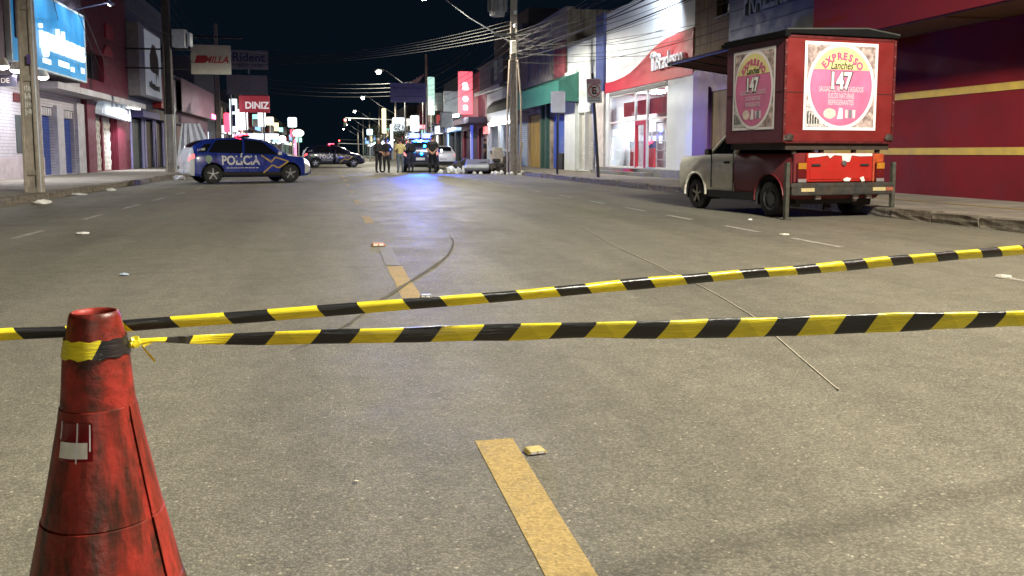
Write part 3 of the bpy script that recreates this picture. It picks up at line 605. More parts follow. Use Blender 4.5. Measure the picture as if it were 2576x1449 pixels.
MB().prism([(11.99, 4.95), (10.98, 4.5), (10.94, 3.5), (10.99, 3.5), (11.03, 4.4), (11.99, 4.86)], 'y', 41.6, 52.5).build('valance', GA, ga, world=True)
MB().prism([(12, 4.78), (11.35, 4.6), (10.95, 4.2), (10.8, 3.7), (10.84, 3.7), (11.0, 4.14), (11.38, 4.53), (12, 4.7)], 'y', 52.7, 61).build('curved_hood', M('dark_awning_cloth', (.07, .085, .07), .7, var=.2), ga, world=True)
MB().prism([(11.99, 4.92), (10.99, 4.47), (10.96, 3.52), (11.99, 3.52)], 'y', 41.605, 41.64).build('end_panel', GA, ga, world=True)
for y in (41.7, 44.9, 48.7, 52.4): MB().tube([(11.0, y, 3.58), (12, y, 3.45)], .025, 6).build('awning_bar', DARKM, ga, world=True)
# ---------------- lit small shop beyond the pole
SH = M('shop_pale_wall', (.55, .60, .68), .6, var=.1)
t = building('lit_shop_building', 'small bright shop with a long tube lamp under its awning', 12, -1, 57.25, 67.2, 5.5, SH, ops=((57.8, 62, .14, 3.0), (62.6, 66.6, .14, 3.0)), back=8)
panel('shop_back_wall', M('shop_inside', (.5, .62, .62), .7), t, 15, 15.1, 57.4, 67, .14, 3.4); panel('shop_floor', INW, t, 12.3, 15, 57.4, 67, .12, .145); panel('shop_ceiling', INW, t, 12.3, 15, 57.4, 67, 3.2, 3.25)
for i in range(9): panel('stacked_goods', M('goods_%d' % (i % 3), [(.1, .2, .6), (.6, .6, .65), (.1, .45, .5)][i % 3], .5), t, 14.0 - (i % 2) * .7, 14.8 - (i % 2) * .6, 58 + i * .95, 58.7 + i * .95, .15, 1.0 + (i * 37 % 10) * .14)
MB().tube([(11.9, 57.5, 3.12), (11.9, 65.5, 3.14)], .11, 10).build('tube_lamp', E('tube_lamp_glow', (.93, .98, 1), 22, True), t, world=True)
panel('red_fascia_sign', E('red_sign_glow', (1, .10, .12), 1.0), t, 11.6, 11.7, 64.3, 66.6, 2.45, 3.0)
panel('white_gutter', FRM, t, 11.0, 11.1, 57.4, 67.1, 5.3, 5.55)
shutter(t, 12.2, -1, 57.8, 59.6, .16, 3.0, M('light_blue_shutter'), .12)
# upper floor with dark balcony above the small shop
t = building('balcony_building', 'dark upper storey with corrugated balcony screen above the lit shop', 12.6, -1, 57.3, 67.1, 9.5, M('dark_grey_render', (.12, .115, .125), .85, var=.2), z0=5.58, back=7)
MB().box(11.3, 12.59, 57.4, 67, 5.56, 5.7).build('balcony_slab', CONC, t, world=True)
for i in range(22): panel('balcony_bar', M('pale_balcony_bar', (.35, .38, .36), .6), t, 11.32, 11.36, 57.6 + i * .42, 57.75 + i * .42, 5.7, 7.3)
panel('balcony_roof', M('grey_sheet', (.12, .12, .13), .6, metal=.3), t, 11.2, 12.6, 57.4, 67, 7.35, 7.45)
panel('hanging_cloth', M('pale_green_cloth', (.5, .62, .55), .8), t, 11.28, 11.31, 59.2, 60.3, 6.0, 7.3); panel('hanging_cloth', M('dark_navy_cloth', (.02, .03, .08), .8), t, 11.27, 11.30, 60.6, 61.6, 5.8, 6.9)
# ---------------- maroon building with red sign, and blocks beyond
MAR = M('maroon_paint', (.17, .02, .045), .6, var=.15)
t = building('maroon_building', 'maroon shop front with an upright lit red sign', 12, -1, 67.3, 80, 7.6, MAR, ops=((68.6, 71, .14, 3.0), (72, 75, .14, 3.0), (75.6, 79, .14, 3.0)))
for a, c in ((68.6, 71), (72, 75), (75.6, 79)): shutter(t, 12.2, -1, a, c, .16, 3.0, M('dark_purple_shutter', (.07, .05, .09), .5, metal=.3), .15)
panel('canopy', M('purple_grey_canopy', (.13, .10, .15), .7), t, 10.6, 11.99, 67.5, 79.8, 3.35, 3.8)
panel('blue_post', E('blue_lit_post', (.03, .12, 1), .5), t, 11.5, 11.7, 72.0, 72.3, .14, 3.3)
sg = thing('upright_red_sign', 'tall glowing red sign with white letters beside the maroon building', 'sign', (11, 71.5, 4))
MB().box(10.4, 11.55, 71.3, 71.55, 4.15, 7.6).build('sign_box', E('red_box_glow', (1, .07, .12), 1.1), sg, world=True)
for z, s, tx in ((6.5, 1.15, 'a'), (5.45, .8, 'o'), (4.75, .75, 'n')): sign_text('sign_letter', tx, s, E('letter_glow', (1, .95, .95), 2.4), sg, (10.97, 71.28, z), '-y', extrude=.01, offset=.03)
panel('side_panel', M('pale_panel', (.5, .55, .55), .5), sg, 9.2, 10.35, 71.35, 71.5, 4.0, 6.0)
MB().obox((9.9, 69.4, 3.95), (.25, 1.6, .2)).build('sign_lamp', E('tube_lamp_glow', (.93, .98, 1), 22), sg, world=True)
t = building('grey_tower_block', 'tall plain grey block rising behind the utility pole', 15, -1, 66, 80, 12.0, M('grey_block_render', (.14, .125, .135), .85, var=.12), z0=5.6, back=8)
for y in (67.2, 69): panel('dark_window', M('dark_glass'), t, 14.96, 15.01, y, y + .9, 9.3, 10.3)

# ================================================================== LEFT SIDE
TILE = M('small_pale_tiles', (.55, .53, .55), .5, var=.1)
nt = TILE.node_tree; br = nt.nodes.new('ShaderNodeTexBrick'); br.inputs['Scale'].default_value = 1; br.inputs['Brick Width'].default_value = .11; br.inputs['Row Height'].default_value = .11; br.offset = 0; br.inputs['Mortar Size'].default_value = .008
br.inputs['Color1'].default_value = (.56, .53, .56, 1); br.inputs['Color2'].default_value = (.46, .43, .48, 1); br.inputs['Mortar'].default_value = (.2, .19, .2, 1)
mp = nt.nodes.new('ShaderNodeMapping'); mp.inputs['Rotation'].default_value = (0, R(90), 0); tcn = nt.nodes.new('ShaderNodeNewGeometry')
cb = nt.nodes.new('ShaderNodeCombineXYZ'); sx = nt.nodes.new('ShaderNodeSeparateXYZ'); nt.links.new(tcn.outputs['Position'], sx.inputs[0]); nt.links.new(sx.outputs[1], cb.inputs[0]); nt.links.new(sx.outputs[2], cb.inputs[1])
nt.links.new(cb.outputs[0], br.inputs['Vector']); nt.links.new(br.outputs[0], nt.nodes['Principled BSDF'].inputs['Base Color'])
L = -10.5
t = building('tiled_shop_building', 'tiled corner shop with blue shutters under the big blue sign', L, 1, 24, 41.3, 7.3, TILE, ops=((35.9, 37.3, .16, 2.75), (38.2, 40.1, .16, 2.75)))
BSH = M('navy_blue_shutter', (.035, .07, .30), .4, var=.12)
for a, c in ((35.9, 37.3), (38.2, 40.1)):
    shutter(t, L - .16, 1, a, c, .16, 2.4, BSH, .11); panel('shutter_box', M('pale_shutter_box', (.4, .38, .42), .6), t, L - .2, L - .06, a, c, 2.42, 2.74)
    for i in range(5): panel('vent_bar', FRM, t, L - .055, L - .04, a + .12 + i * (c - a - .3) / 4, a + .2 + i * (c - a - .3) / 4, 2.46, 2.7)
panel('shop_pier', M('pale_grey_pier', (.46, .45, .50), .6), t, L, L + .14, 37.32, 38.18, .14, 2.85); panel('shop_pier', M('pale_grey_pier'), t, L, L + .14, 40.15, 41.25, .14, 3.1)
panel('dark_poster', M('dark_poster_print', (.06, .07, .07), .5), t, L, L + .03, 33.0, 33.7, 1.0, 2.3); panel('blue_poster', M('blue_poster_print', (.03, .13, .55), .5), t, L, L + .03, 33.72, 34.4, 1.0, 2.3)
panel('red_plaque', M('dark_red_plaque', (.12, .02, .02), .5), t, L, L + .04, 32.9, 33.5, 2.75, 3.05)
panel('tiled_base', M('pink_grey_base', (.42, .36, .38), .7), t, L, L + .06, 24, 35.8, .14, .85)
panel('overhang', M('dark_purple_soffit', (.14, .11, .15), .8), t, L + .001, -9.56, 24, 38.2, 3.78, 7.3)
panel('canopy_slab', M('white_canopy', (.55, .54, .58), .7, var=.12, dirt=(.3, .29, .3), dirt_amt=.5), t, L + .001, -9.55, 34.7, 50.2, 3.34, 3.58)
pl = thing('hanging_sign', 'small dark sign with a pale emblem under the big blue sign', 'sign', (-9.6, 29.6, 3.3))
MB().box(-10.3, -9.3, 29.5, 29.58, 3.02, 3.36).build('sign_board', M('near_black_board', (.02, .015, .03), .5), pl, world=True); MB().disc((-9.95, 29.49, 3.19), .07, 'y', 20).build('emblem', M('pale_emblem', (.6, .5, .4), .5), pl, world=True)
sign_text('letters', 'DE', .2, M('pale_emblem'), pl, (-9.6, 29.49, 3.19), '-y', extrude=.002)
bs = thing('blue_shop_sign', 'big bright blue shop sign with raised white lettering', 'sign', (-9.5, 33.8, 3.8))
MB().box(-9.55, -9.42, 29.6, 38.05, 3.8, 6.35).build('sign_panel', M('blue_sign_film', (.035, .26, .55), .35, var=.15, scale=1.5, dirt=(.25, .5, .7), dirt_amt=.3, streak=True, emis=(.03, .26, .60), es=.35), bs, world=True)
for a in ((29.6, 38.05, 3.78, 3.84), (29.6, 38.05, 6.32, 6.40), (29.58, 29.68, 3.8, 6.4), (37.97, 38.08, 3.8, 6.4)): panel('sign_frame', M('pale_sign_edge', (.6, .7, .75), .4), bs, -9.56, -9.40, a[0], a[1], a[2], a[3])
LG = M('lit_white_letters', (.85, .88, .9), .4, var=0, emis=(.85, .95, 1), es=.9)
sign_text('raised_lettering', 'igualtlemos', 1.2, LG, bs, (-9.36, 34.95, 4.90), '+x', width=5.3, extrude=.05, offset=.016)
panel('logo_plate', M('dark_maroon_plate', (.05, .015, .02), .5), bs, -9.41, -9.36, 29.95, 31.1, 4.55, 6.0); panel('logo_block', M('pink_white_logo', (.75, .45, .45), .5, emis=(1, .6, .55), es=.5), bs, -9.355, -9.30, 30.55, 31.35, 4.75, 6.0); panel('logo_bar', M('yellow_logo', (.7, .6, .15), .5, emis=(1, .85, .2), es=.5), bs, -9.295, -9.26, 31.05, 31.3, 4.85, 6.0)
for i, (y, w) in enumerate(((32.6, .9), (34.4, 1.3), (35.9, .5), (37.3, .5))): panel('white_print', LG, bs, -9.419, -9.41, y, y + w, 4.05 + .06 * (i % 2), 4.22 + .1 * (i % 2))
for y in (32.6, 35.2, 37.2):
    MB().tube([(-9.6, y, 6.5), (-8.2, y, 6.85)], .03, 8).build('lamp_arm', M('blue_grey_arm', (.25, .28, .42), .5, metal=.3), bs, world=True); MB().obox((-8.2, y, 6.80), (.14, .5, .12), (0, R(-35), 0)).build('lamp_head', M('blue_grey_arm'), bs, world=True)
    MB().obox((-8.235, y, 6.745), (.1, .44, .01), (0, R(-35), 0)).build('lamp_lens', E('flood_lens', (.9, .96, 1), 18), bs, world=True)
    lamp('sign_light', 'SPOT', (-8.3, y, 6.72), 130, (.85, .95, 1), .1, aim=(-9.5, y, 5.2), spot=125, blend=.9, parent=bs)
for y in (28.4, 29.6, 32.1):
    d = thing('canopy_lamp', {28.4: 'round canopy lamp at the left edge below the blue sign', 29.6: 'round canopy lamp just left of the near concrete pole', 32.1: 'round canopy lamp just right of the near concrete pole'}[y], 'lamp', (-9.3, y, 3.78), group='canopy lamps')
    MB().lathe([(.01, 0), (.10, -.02), (.19, -.2), (.2, -.26)], 20).build('shade', M('white_lamp_shade', (.8, .8, .75), .4), d, smooth=50); MB().lathe([(.18, -.25), (.16, -.31), (.08, -.35), (.001, -.36)], 20).build('bulb', E('warm_bulb', (1, .98, .85), 16), d, smooth=50)
    lamp('canopy_light', 'AREA', (-9.3, y, 3.38), 95, (.86, .88, 1), .3, aim=(-9.0, y + .3, 0), parent=d)
# dark red shop with lattice shutters
DR = M('deep_red_paint', (.14, .012, .030), .45, var=.12)
t = building('deep_red_shop_building', 'deep red shop front with white arched sign and lattice shutters', L, 1, 41.32, 50.7, 9.0, DR, ops=((42.9, 47.0, .16, 2.75), (42.4, 45.6, 4.35, 5.6)))
panel('red_column', DR, t, L, L + .22, 41.4, 42.75, .14, 3.3); panel('red_column', DR, t, L, L + .18, 47.1, 48.9, .14, 3.3)
LAT = M('white_lattice', (.72, .70, .64), .5, var=.1)
for a, c in ((43.0, 44.95), (45.25, 46.85)):
    fr = panel('lattice_shutter', M('lattice_backing', (.30, .28, .25), .7), t, L - .2, L - .16, a, c, .18, 2.72)
    n = 12
    bar = None
    for s in (-1, 1):
        for i in range(-9, n + 9):
            # diagonal bars clipped to the opening
            p = []; w = c - a; h = 2.54; st = w / 6
            y0 = i * st; z0 = 0; k = 1.7 * s
            pts = []
            for yy in (0, w):
                zz = (yy - y0) * k
                if 0 <= zz <= h: pts.append((yy, zz))
            for zz in (0, h):
                yy = y0 + zz / k
                if 0 < yy < w: pts.append((yy, zz))
            if len(pts) >= 2:
                pts.sort(); p0, p1 = pts[0], pts[-1]
                if abs(p1[0] - p0[0]) > .05: MB().tube([(L - .14 + .012 * s, a + p0[0], .18 + p0[1]), (L - .14 + .012 * s, a + p1[0], .18 + p1[1])], .018, 4).build('lattice_bar', LAT, fr)
panel('door_post', DR, t, L - .15, L - .05, 44.97, 45.23, .16, 2.75)
panel('window_pane', M('dark_glass'), t, L - .26, L - .24, 42.4, 45.6, 4.35, 5.6); panel('window_bar', DARKM, t, L - .2, L - .14, 43.95, 44.05, 4.35, 5.6)
ar = thing('arched_sign', 'white arched fabric sign over the lattice shutters', 'sign', (L, 45.5, 2.75))
pts = [(42.6, 2.78), (48.4, 2.62), (48.4, 3.25), (46.6, 3.5)] + [(44.9 - 2.3 * math.sin(R(w)), 2.8 + .82 * math.cos(R(w))) for w in range(0, 90, 10)]
MB().prism(pts, 'x', L + .25, L + .55).build('sign_body', M('pale_blue_fabric', (.62, .72, .78), .5, var=.08, emis=(.7, .85, 1), es=.18), ar, world=True)
for y in (44.3, 45.2, 46.2): panel('grey_stripe', M('grey_blue_print', (.3, .38, .48), .5), ar, L + .552, L + .556, y, y + .35, 2.85, 3.4)
panel('dark_plaque', M('near_black_board'), ar, L + .552, L + .57, 47.2, 47.95, 2.95, 3.2)
for y in (46.4, 47.6):
    d = thing('canopy_lamp', {46.4: 'small twin canopy lamp above the arched white sign', 47.6: 'long canopy lamp right of the arched white sign'}[y], 'lamp', (-9.5, y, 3.34), group='canopy lamps')
    MB().box(-.14, .14, -.4, .4, -.12, -.005).build('lamp_case', FRM, d); MB().box(-.12, .12, -.38, .38, -.135, -.125).build('diffuser', E('warm_bulb', (1, .98, .85), 16), d)
    lamp('canopy_light', 'AREA', (-9.5, y, 3.18), 130, (.88, .9, 1), .4, aim=(-9.4, y, 0), parent=d)
em = thing('dull_red_emblem', 'dull red emblem on the dark upper wall beside the blue sign', 'sign', (L, 44.2, 6))
panel('square_mark', M('dull_red_print', (.32, .03, .04), .5), em, L + .002, L + .08, 46.0, 47.6, 6.55, 7.25); MB().prism([(46.4 + .9 * math.cos(R(w)), 5.7 + .5 * math.sin(R(w))) for w in range(0, 181, 15)], 'x', L + .002, L + .08).build('dome_mark', M('dull_red_print'), em, world=True)
# lit banner on next building
t = building('blue_grey_building', 'tall blue-grey building with a framed lit banner over dark doors', L, 1, 50.75, 64.2, 10, M('blue_grey_paint', (.10, .12, .17), .7, var=.18, dirt=(.05, .05, .07), dirt_amt=.5), ops=((50.9, 53.9, .14, 3.0), (54.6, 57.2, .14, 3.0), (57.8, 60.2, .14, 3.0), (60.8, 63.6, .14, 3.0), (60.8, 62.2, 6.6, 8.0)))
panel('banner_frame', M('grey_banner_frame', (.25, .25, .28), .6), t, L + .001, L + .6, 50.8, 57.2, 4.1, 8.0)
WOOD = M('dark_wood_door', (.11, .075, .05), .6, var=.3, scale=5, streak=True, dirt=(.04, .03, .02)); BFR = M('lavender_frame', (.30, .28, .52), .5)
for a, c in ((50.9, 53.9), (54.6, 57.2), (57.8, 60.2), (60.8, 63.6)):
    k = 5
    for i in range(k): panel('door_board', WOOD if a > 51 else M('dark_green_wood', (.045, .055, .05), .5, var=.3), t, L - .2, L - .14, a + (c - a) * i / k + .02, a + (c - a) * (i + 1) / k - .02, .15, 2.9)
    panel('door_frame', BFR, t, L - .02, L + .06, a - .1, a + .12, .14, 3.0); panel('door_frame', BFR, t, L - .02, L + .06, c - .12, c + .1, .14, 3.0)
panel('blue_awning_board', M('dark_blue_board', (.06, .06, .2), .5), t, L + .002, L + .7, 50.8, 55.5, 2.95, 3.3); panel('grey_board', CONC, t, L + .002, L + .4, 56, 64, 3.02, 3.6)
panel('red_fascia', M('bright_red_fascia', (.40, .03, .03), .5), t, L + .002, L + .5, 57.3, 61.5, 3.75, 5.8); panel('pink_edge', M('pale_pink_edge', (.5, .4, .45), .5), t, L + .002, L + .55, 61.55, 62.4, 3.75, 5.8)
panel('window_pane', M('dark_glass'), t, L - .2, L - .18, 60.8, 62.2, 6.6, 8.0); panel('air_conditioner', M('pale_machine', (.4, .42, .44), .6), t, L + .002, L + .5, 59.2, 60.2, 6.0, 6.7)
bn = thing('banner', 'white hanging banner with a dark brown figure-like emblem and dark caption', 'banner', (L + .6, 54.6, 4.2))
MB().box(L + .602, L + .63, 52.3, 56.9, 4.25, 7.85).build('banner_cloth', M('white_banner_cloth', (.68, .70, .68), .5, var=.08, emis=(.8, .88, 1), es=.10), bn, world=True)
EMB = M('dark_brown_print', (.05, .032, .025), .6)
MB().prism([(53.9, 6.9), (54.4, 7.25), (55.2, 7.2), (55.5, 6.9), (56.0, 6.6), (56.2, 6.0), (55.9, 5.35), (55.5, 5.7), (55.3, 5.0), (55.1, 5.65), (54.6, 5.6), (53.6, 5.7), (53.5, 6.5)], 'x', L + .632, L + .636).build('brown_emblem', EMB, bn, world=True)
MB().prism([(53.1, 4.75), (53.1, 5.05), (53.5, 5.0), (53.8, 5.15), (54.2, 4.95), (54.7, 5.02), (55.2, 4.9), (56.3, 4.95), (56.2, 4.6), (55.6, 4.65), (54.6, 4.62)], 'x', L + .632, L + .636).build('brown_caption', EMB, bn, world=True)
# pink corrugated fascia building
t = building('pink_fascia_building', 'long low building with a purple-pink corrugated fascia', L, 1, 64.25, 82, 6.4, M('dim_purple_wall', (.16, .10, .14), .7, var=.2), ops=((65, 69, .14, 3.0), (70, 74, .14, 3.0), (75, 80, .14, 3.0)))
vs = []; k = 150
for i in range(k + 1):
    y = 64.3 + 17.6 * i / k; x = L + .62 + .03 * math.sin(i * math.pi / 2); vs += [(x, y, 3.9), (x, y, 6.15)]
MB().add(vs, [(2 * i, 2 * i + 2, 2 * i + 3, 2 * i + 1) for i in range(k)]).build('corrugated_fascia', M('purple_pink_sheet', (.34, .20, .27), .45, metal=.2, var=.25, scale=2, streak=True, dirt=(.2, .1, .15)), t, world=True, smooth=40)
panel('fascia_soffit', DARKM, t, L + .002, L + .6, 64.3, 81.9, 3.86, 3.9)
for a, c in ((65, 69), (70, 74), (75, 80)): shutter(t, L - .2, 1, a, c, .16, 3.0, M('brown_shutter', (.2, .14, .11), .5, metal=.2), .15)
for y in (79.5, 81): panel('pink_neon', E('pink_neon_glow', (1, .12, .3), 5), t, L + .68, L + .72, y, y + 1, 3.95, 4.35)
t = building('far_tall_building', 'dark tall building behind the white billboard', L - 1, 1, 82.1, 96, 9.5, M('dim_blue_wall', (.09, .09, .13), .7, var=.2), ops=((83, 87, .14, 3.2), (88, 92, .14, 3.2)))
for a, c in ((83, 87), (88, 92)): panel('lit_window', E('shop_glow_white', (.85, .93, 1), 1.6), t, L - 1.25, L - 1.22, a, c, .3, 3.1)
# ================================================================== POLES, STREET LAMPS, CABLES
def concrete_pole(name, label, x, y, h, w0, w1, rz=0, group=None, paint_z=None, ribs=(), z=.14, lean=(0, 0)):
    """H-section concrete pole: two tapering flanges, a recessed web and cross ribs"""
    t = thing(name, label, 'utility pole', (x, y, z), rz, group)
    def bar(b, x0, x1, y0, y1, za, zb):
        def k(zz): return w0 + (w1 - w0) * zz / h
        vs = []
        for zz in (za, zb):
            s = k(zz) / w0
            for yy in (y0, y1):
                for xx in (x0, x1): vs.append((xx * s + lean[0] * zz, yy * s + lean[1] * zz, zz))
        b.add(vs, [(0, 2, 3, 1), (4, 5, 7, 6), (0, 1, 5, 4), (2, 6, 7, 3), (0, 4, 6, 2), (1, 3, 7, 5)])
    w = w0 / 2; d = w0 * .36
    lv = [0, paint_z, h] if paint_z else [0, h]
    for i, (a, c) in enumerate(zip(lv, lv[1:])):
        mat = POLE if not paint_z else (M('white_pole_paint', (.55, .53, .48), .7, var=.15, dirt=(.2, .18, .15), dirt_amt=.6, streak=True) if i == 0 else M('dark_old_pole', (.07, .06, .055), .9, var=.3, streak=True, dirt=(.02, .02, .02)))
        for s in (-1, 1):
            b = MB(); bar(b, min(s * w, s * w * .62), max(s * w, s * w * .62), -d, d, a, c); b.build('flange', mat, t, bevel=.01)
        b = MB(); bar(b, -w * .62, w * .62, -d * .45, d * .45, a, c); b.build('web', mat, t)
        for r in ribs:
            if a <= r < c: b = MB(); bar(b, -w * .62, w * .62, -d * .8, d * .8, r, r + .12); b.build('rib', mat, t)
    return t
p1 = concrete_pole('utility_pole', 'thick grey concrete pole at the left kerb below the blue sign', -6.3, 20.8, 10, .34, .19, R(-12), 'concrete poles', ribs=(.0, .38, 2.4, 3.9, 5.6))
random.seed(21)
for r_, zz in enumerate((2.2, 2.03, 1.86, 1.7)):
    for c_ in range(4): MB().box(-.08 + c_ * .04, -.08 + c_ * .04 + random.uniform(.015, .033), -.060, -.0535, zz + random.uniform(-.03, .02), zz + random.uniform(.06, .12)).build('white_stencil_mark', M('white_stencil', (.7, .7, .68), .7, var=.3, scale=30), p1)
MB().tube([(.16, -.05, 0), (.15, -.05, 6)], .018, 8).build('conduit', M('pale_conduit', (.5, .55, .6), .5), p1)
panel_ = MB().box(.05, .13, -.15, -.13, 2.75, 2.95).build('purple_notice', M('purple_notice_print', (.12, .08, .25), .5), p1)
p2 = concrete_pole('utility_pole', 'pole painted white below and dark above behind the left police car', -7.05, 42.3, 10, .42, .3, R(-8), 'concrete poles', paint_z=2.6, ribs=(.3, 1.9, 3.4, 5.2))
MB().tube([(.24, -.05, 0), (.24, -.05, 3)], .03, 8).build('conduit', M('pale_conduit'), p2)
MB().obox((.55, .1, 6.0), (.6, .45, .8)).build('equipment_box', M('pale_machine', (.4, .42, .44), .6), p2, bevel=.03); MB().obox((1.0, .1, 5.95), (.14, .4, .6)).build('equipment_box', M('pale_machine'), p2, bevel=.03); MB().tube([(0, 0, 6.2), (.6, .1, 6.2)], .04, 6).build('bracket', DARKM, p2)
for zz, L_ in ((8.2, 1.6), (9.2, 2.0)): MB().obox((0, -.2, zz), (L_, .1, .12)).build('cross_arm', DARKM, p2)
p3 = concrete_pole('utility_pole', 'thin dark pole beside the white boards on the left', -7.3, 62.5, 9.5, .34, .22, 0, 'concrete poles', ribs=(2, 5))
MB().obox((.1, 0, 8.6), (3.2, .1, .12)).build('cross_arm', DARKM, p3)
p4 = concrete_pole('utility_pole', 'crowded concrete pole with transformer above the rubbish heap', 8.32, 39.6, 11, .40, .26, R(-10), 'concrete poles', ribs=(.1, 2.9, 4.4), z=.02)
for x in (-.30, .31): MB().tube([(x, -.1, 0), (x + .02, -.1, 3.4), (x * .6, -.1, 5.2)], .045, 8).build('conduit', M('old_conduit', (.36, .30, .24), .7), p4)
MB().obox((.0, -.22, 5.75), (.26, .16, .6)).build('meter_box', M('cream_box', (.6, .57, .48), .6), p4, bevel=.02)
MB().lathe([(.05, 7.1), (.32, 7.15), (.36, 7.3), (.36, 8.3), (.3, 8.4), (.05, 8.45)], 20, (-.75, 0, 0)).build('transformer_tank', M('transformer_grey', (.20, .20, .21), .6), p4, smooth=40)
for i in range(9): w = R(i * 40); MB().obox((-.75 + .4 * math.cos(w), .4 * math.sin(w), 7.75), (.12, .03, .8), (0, 0, w)).build('cooling_fin', M('transformer_grey'), p4)
for zz in (6.3, 8.9, 9.6): MB().obox((0, -.2, zz), (1.8, .1, .12)).build('cross_arm', DARKM, p4)
for zz in (6.6, 7.2): MB().lathe([(.02, 0), (.09, .03), (.05, .08), (.1, .11), (.05, .17), (.02, .2)], 12, (.05, -.28, zz)).build('insulator', WHITEP, p4, smooth=40)
LENS = E('street_lamp_lens', (1, .97, .86), 60)
def street_lamp(label, y, px, lx=4.4, lz=7.9, energy=1500, own_pole=True, az=5.9, lens=LENS, col=(1, .94, .78), soft=.3):
    t = thing('street_lamp', label, 'street lamp', (px, y, .02), group='street lamps along the right kerb')
    if own_pole: MB().tube([(0, 0, 0), (0, 0, 9.5)], [.16, .10], 12).build('pole', POLE, t)
    MB().tube([(0, 0, az), ((lx - px) * .5, 0, az + (lz - az) * .52), (lx - px + .5, 0, lz + .02)], [.038, .034, .03], 8).build('arm', STEEL, t)
    MB().prism([(-.42, -.10), (.42, -.05), (.42, .05), (.2, .12), (-.3, .10), (-.42, .03)], 'y', -.15, .15).build('lamp_head', M('lamp_head_grey', (.3, .3, .3), .5), t, bevel=.02).location = (lx - px, 0, lz + .02)
    MB().lathe([(.2, -.05), (.2, -.13), (.15, -.24), (.08, -.30), (.001, -.32)], 16).build('lens', lens, t, smooth=60).location = (lx - px - .1, 0, lz)
    lo_ = lamp('street_light', 'SPOT', (lx, y, lz - .40), energy * 4, col, soft, aim=(lx - .25, y, 0), spot=168, blend=.3, parent=t); batwing(lo_.data)
    return t
street_lamp('street lamp hanging high over the near crossing tapes', 2.0, 9.1, lx=5.8, lz=8.2, energy=1350, soft=.65)
street_lamp('street lamp behind the camera on the right kerb', -31, 9.1, energy=800)
street_lamp('street lamp on the long arm of the transformer pole', 39.7, 8.32, lx=4.35, lz=8.05, energy=620, own_pole=False, az=5.95)
for y, lb in ((77, 'brightest far street lamp above the purple billboard'), (113, 'third street lamp down the road'), (150, 'fourth street lamp down the road'), (186, 'fifth street lamp down the road'), (222, 'sixth street lamp down the road'), (260, 'farthest street lamp above the traffic signal')):
    street_lamp(lb, y, 8.4, energy=560 if y < 120 else 480, lz=8.05)
def cable(pts, r, mat, sag=.0, label='thin overhead cable', group='overhead cables', n=14):
    a, c = Vector(pts[0]), Vector(pts[1]); P = []
    for i in range(n + 1): s = i / n; p = a.lerp(c, s); p.z -= sag * 4 * s * (1 - s); P.append(p)
    return tag(MB().tube(P, r, 5, cap=False).build('overhead_cable', mat, None), label, 'cable', group)
random.seed(3)
hub = (8.32, 39.5)
for i in range(13):
    z = 5.2 + random.uniform(0, 1.3); z2 = 5.0 + i * .22 + random.uniform(-.1, .2)
    cable([(hub[0] + random.uniform(-.2, .2), hub[1], z), (9.1 + random.uniform(-.3, .4), 2.0, z2)], random.choice((.008, .011, .018)), random.choice((CABLE, CABLE, CABLEG)), random.uniform(.2, .9), 'overhead cable running from the transformer pole towards the viewer over the right pavement', 'cables over the right pavement')
for i in range(8):
    cable([(hub[0], hub[1], 5.3 + random.uniform(-.2, 1)), (11.95, random.uniform(24, 37), 4.6 + random.uniform(0, 2))], .01, random.choice((CABLE, CABLEG)), random.uniform(.1, .5), 'service cable from the transformer pole to the right shop fronts', 'service cables to the right shops')
for i in range(7):
    cable([(hub[0], hub[1], 5.4 + random.uniform(-.2, 1.2)), (11.9, random.uniform(43, 57), 5.0 + random.uniform(0, 2.5))], .01, random.choice((CABLE, CABLEG)), random.uniform(.05, .3), 'service cable from the transformer pole to the stained building', 'service cables to the stained building')
for i in range(9):
    cable([(hub[0] + random.uniform(-.2, .2), hub[1], 5.2 + i * .4), (8.4 + random.uniform(-.4, .3), 77, 5.2 + i * .4)], random.choice((.009, .013)), CABLE, random.uniform(.3, .9), 'cable number %s from below running down the road from the transformer pole' % ('one', 'two', 'three', 'four', 'five', 'six', 'seven', 'eight', 'nine')[i], 'cables down the right kerb')
for i in range(5):
    cable([(hub[0], hub[1] + .2, 6.3 + i * .18), (-7.3, 62.5 + i * .4, 7.0 + i * .35)], .015, CABLEG, .5 + .12 * i, '%s of five cables crossing above the road to the dark left pole' % ('lowest', 'second lowest', 'middle one', 'second highest', 'highest')[i], 'cables across the road')
for i in range(4):
    cable([(8.4, 77, 6.2 + i * .35), (-8.5, 84, 7.0 + i * .4)], .015, CABLEG, .6, '%s of four far cables crossing the road beyond the police cars' % ('lowest', 'second lowest', 'second highest', 'highest')[i], 'far cables across the road')
for i in range(6):
    cable([(-6.9 + random.uniform(-.2, .2), 42.3, 6.2 + i * .5), (-6.3, 20.8, 6.4 + i * .5)], .014, CABLE, .4, '%s of six cables between the two left poles' % ('lowest', 'second lowest', 'third lowest', 'third highest', 'second highest', 'highest')[i], 'cables along the left pavement')
for i in range(5):
    cable([(-6.9, 42.3, 6.2 + i * .5), (-7.3, 62.5, 6.2 + i * .5)], .014, CABLE, .4, '%s of five cables beyond the half-white left pole' % ('lowest', 'second lowest', 'middle one', 'second highest', 'highest')[i], 'cables beyond the half-white pole')
for y2, z2 in ((38.5, 5.4), (44.5, 4.6), (47, 4.2)):
    cable([(-6.3, 20.8, 7.6), (-10.3, y2, z2)], .012, CABLEG, .2, 'pale service cable from the near left pole to the deep red shop', 'service cables on the left')

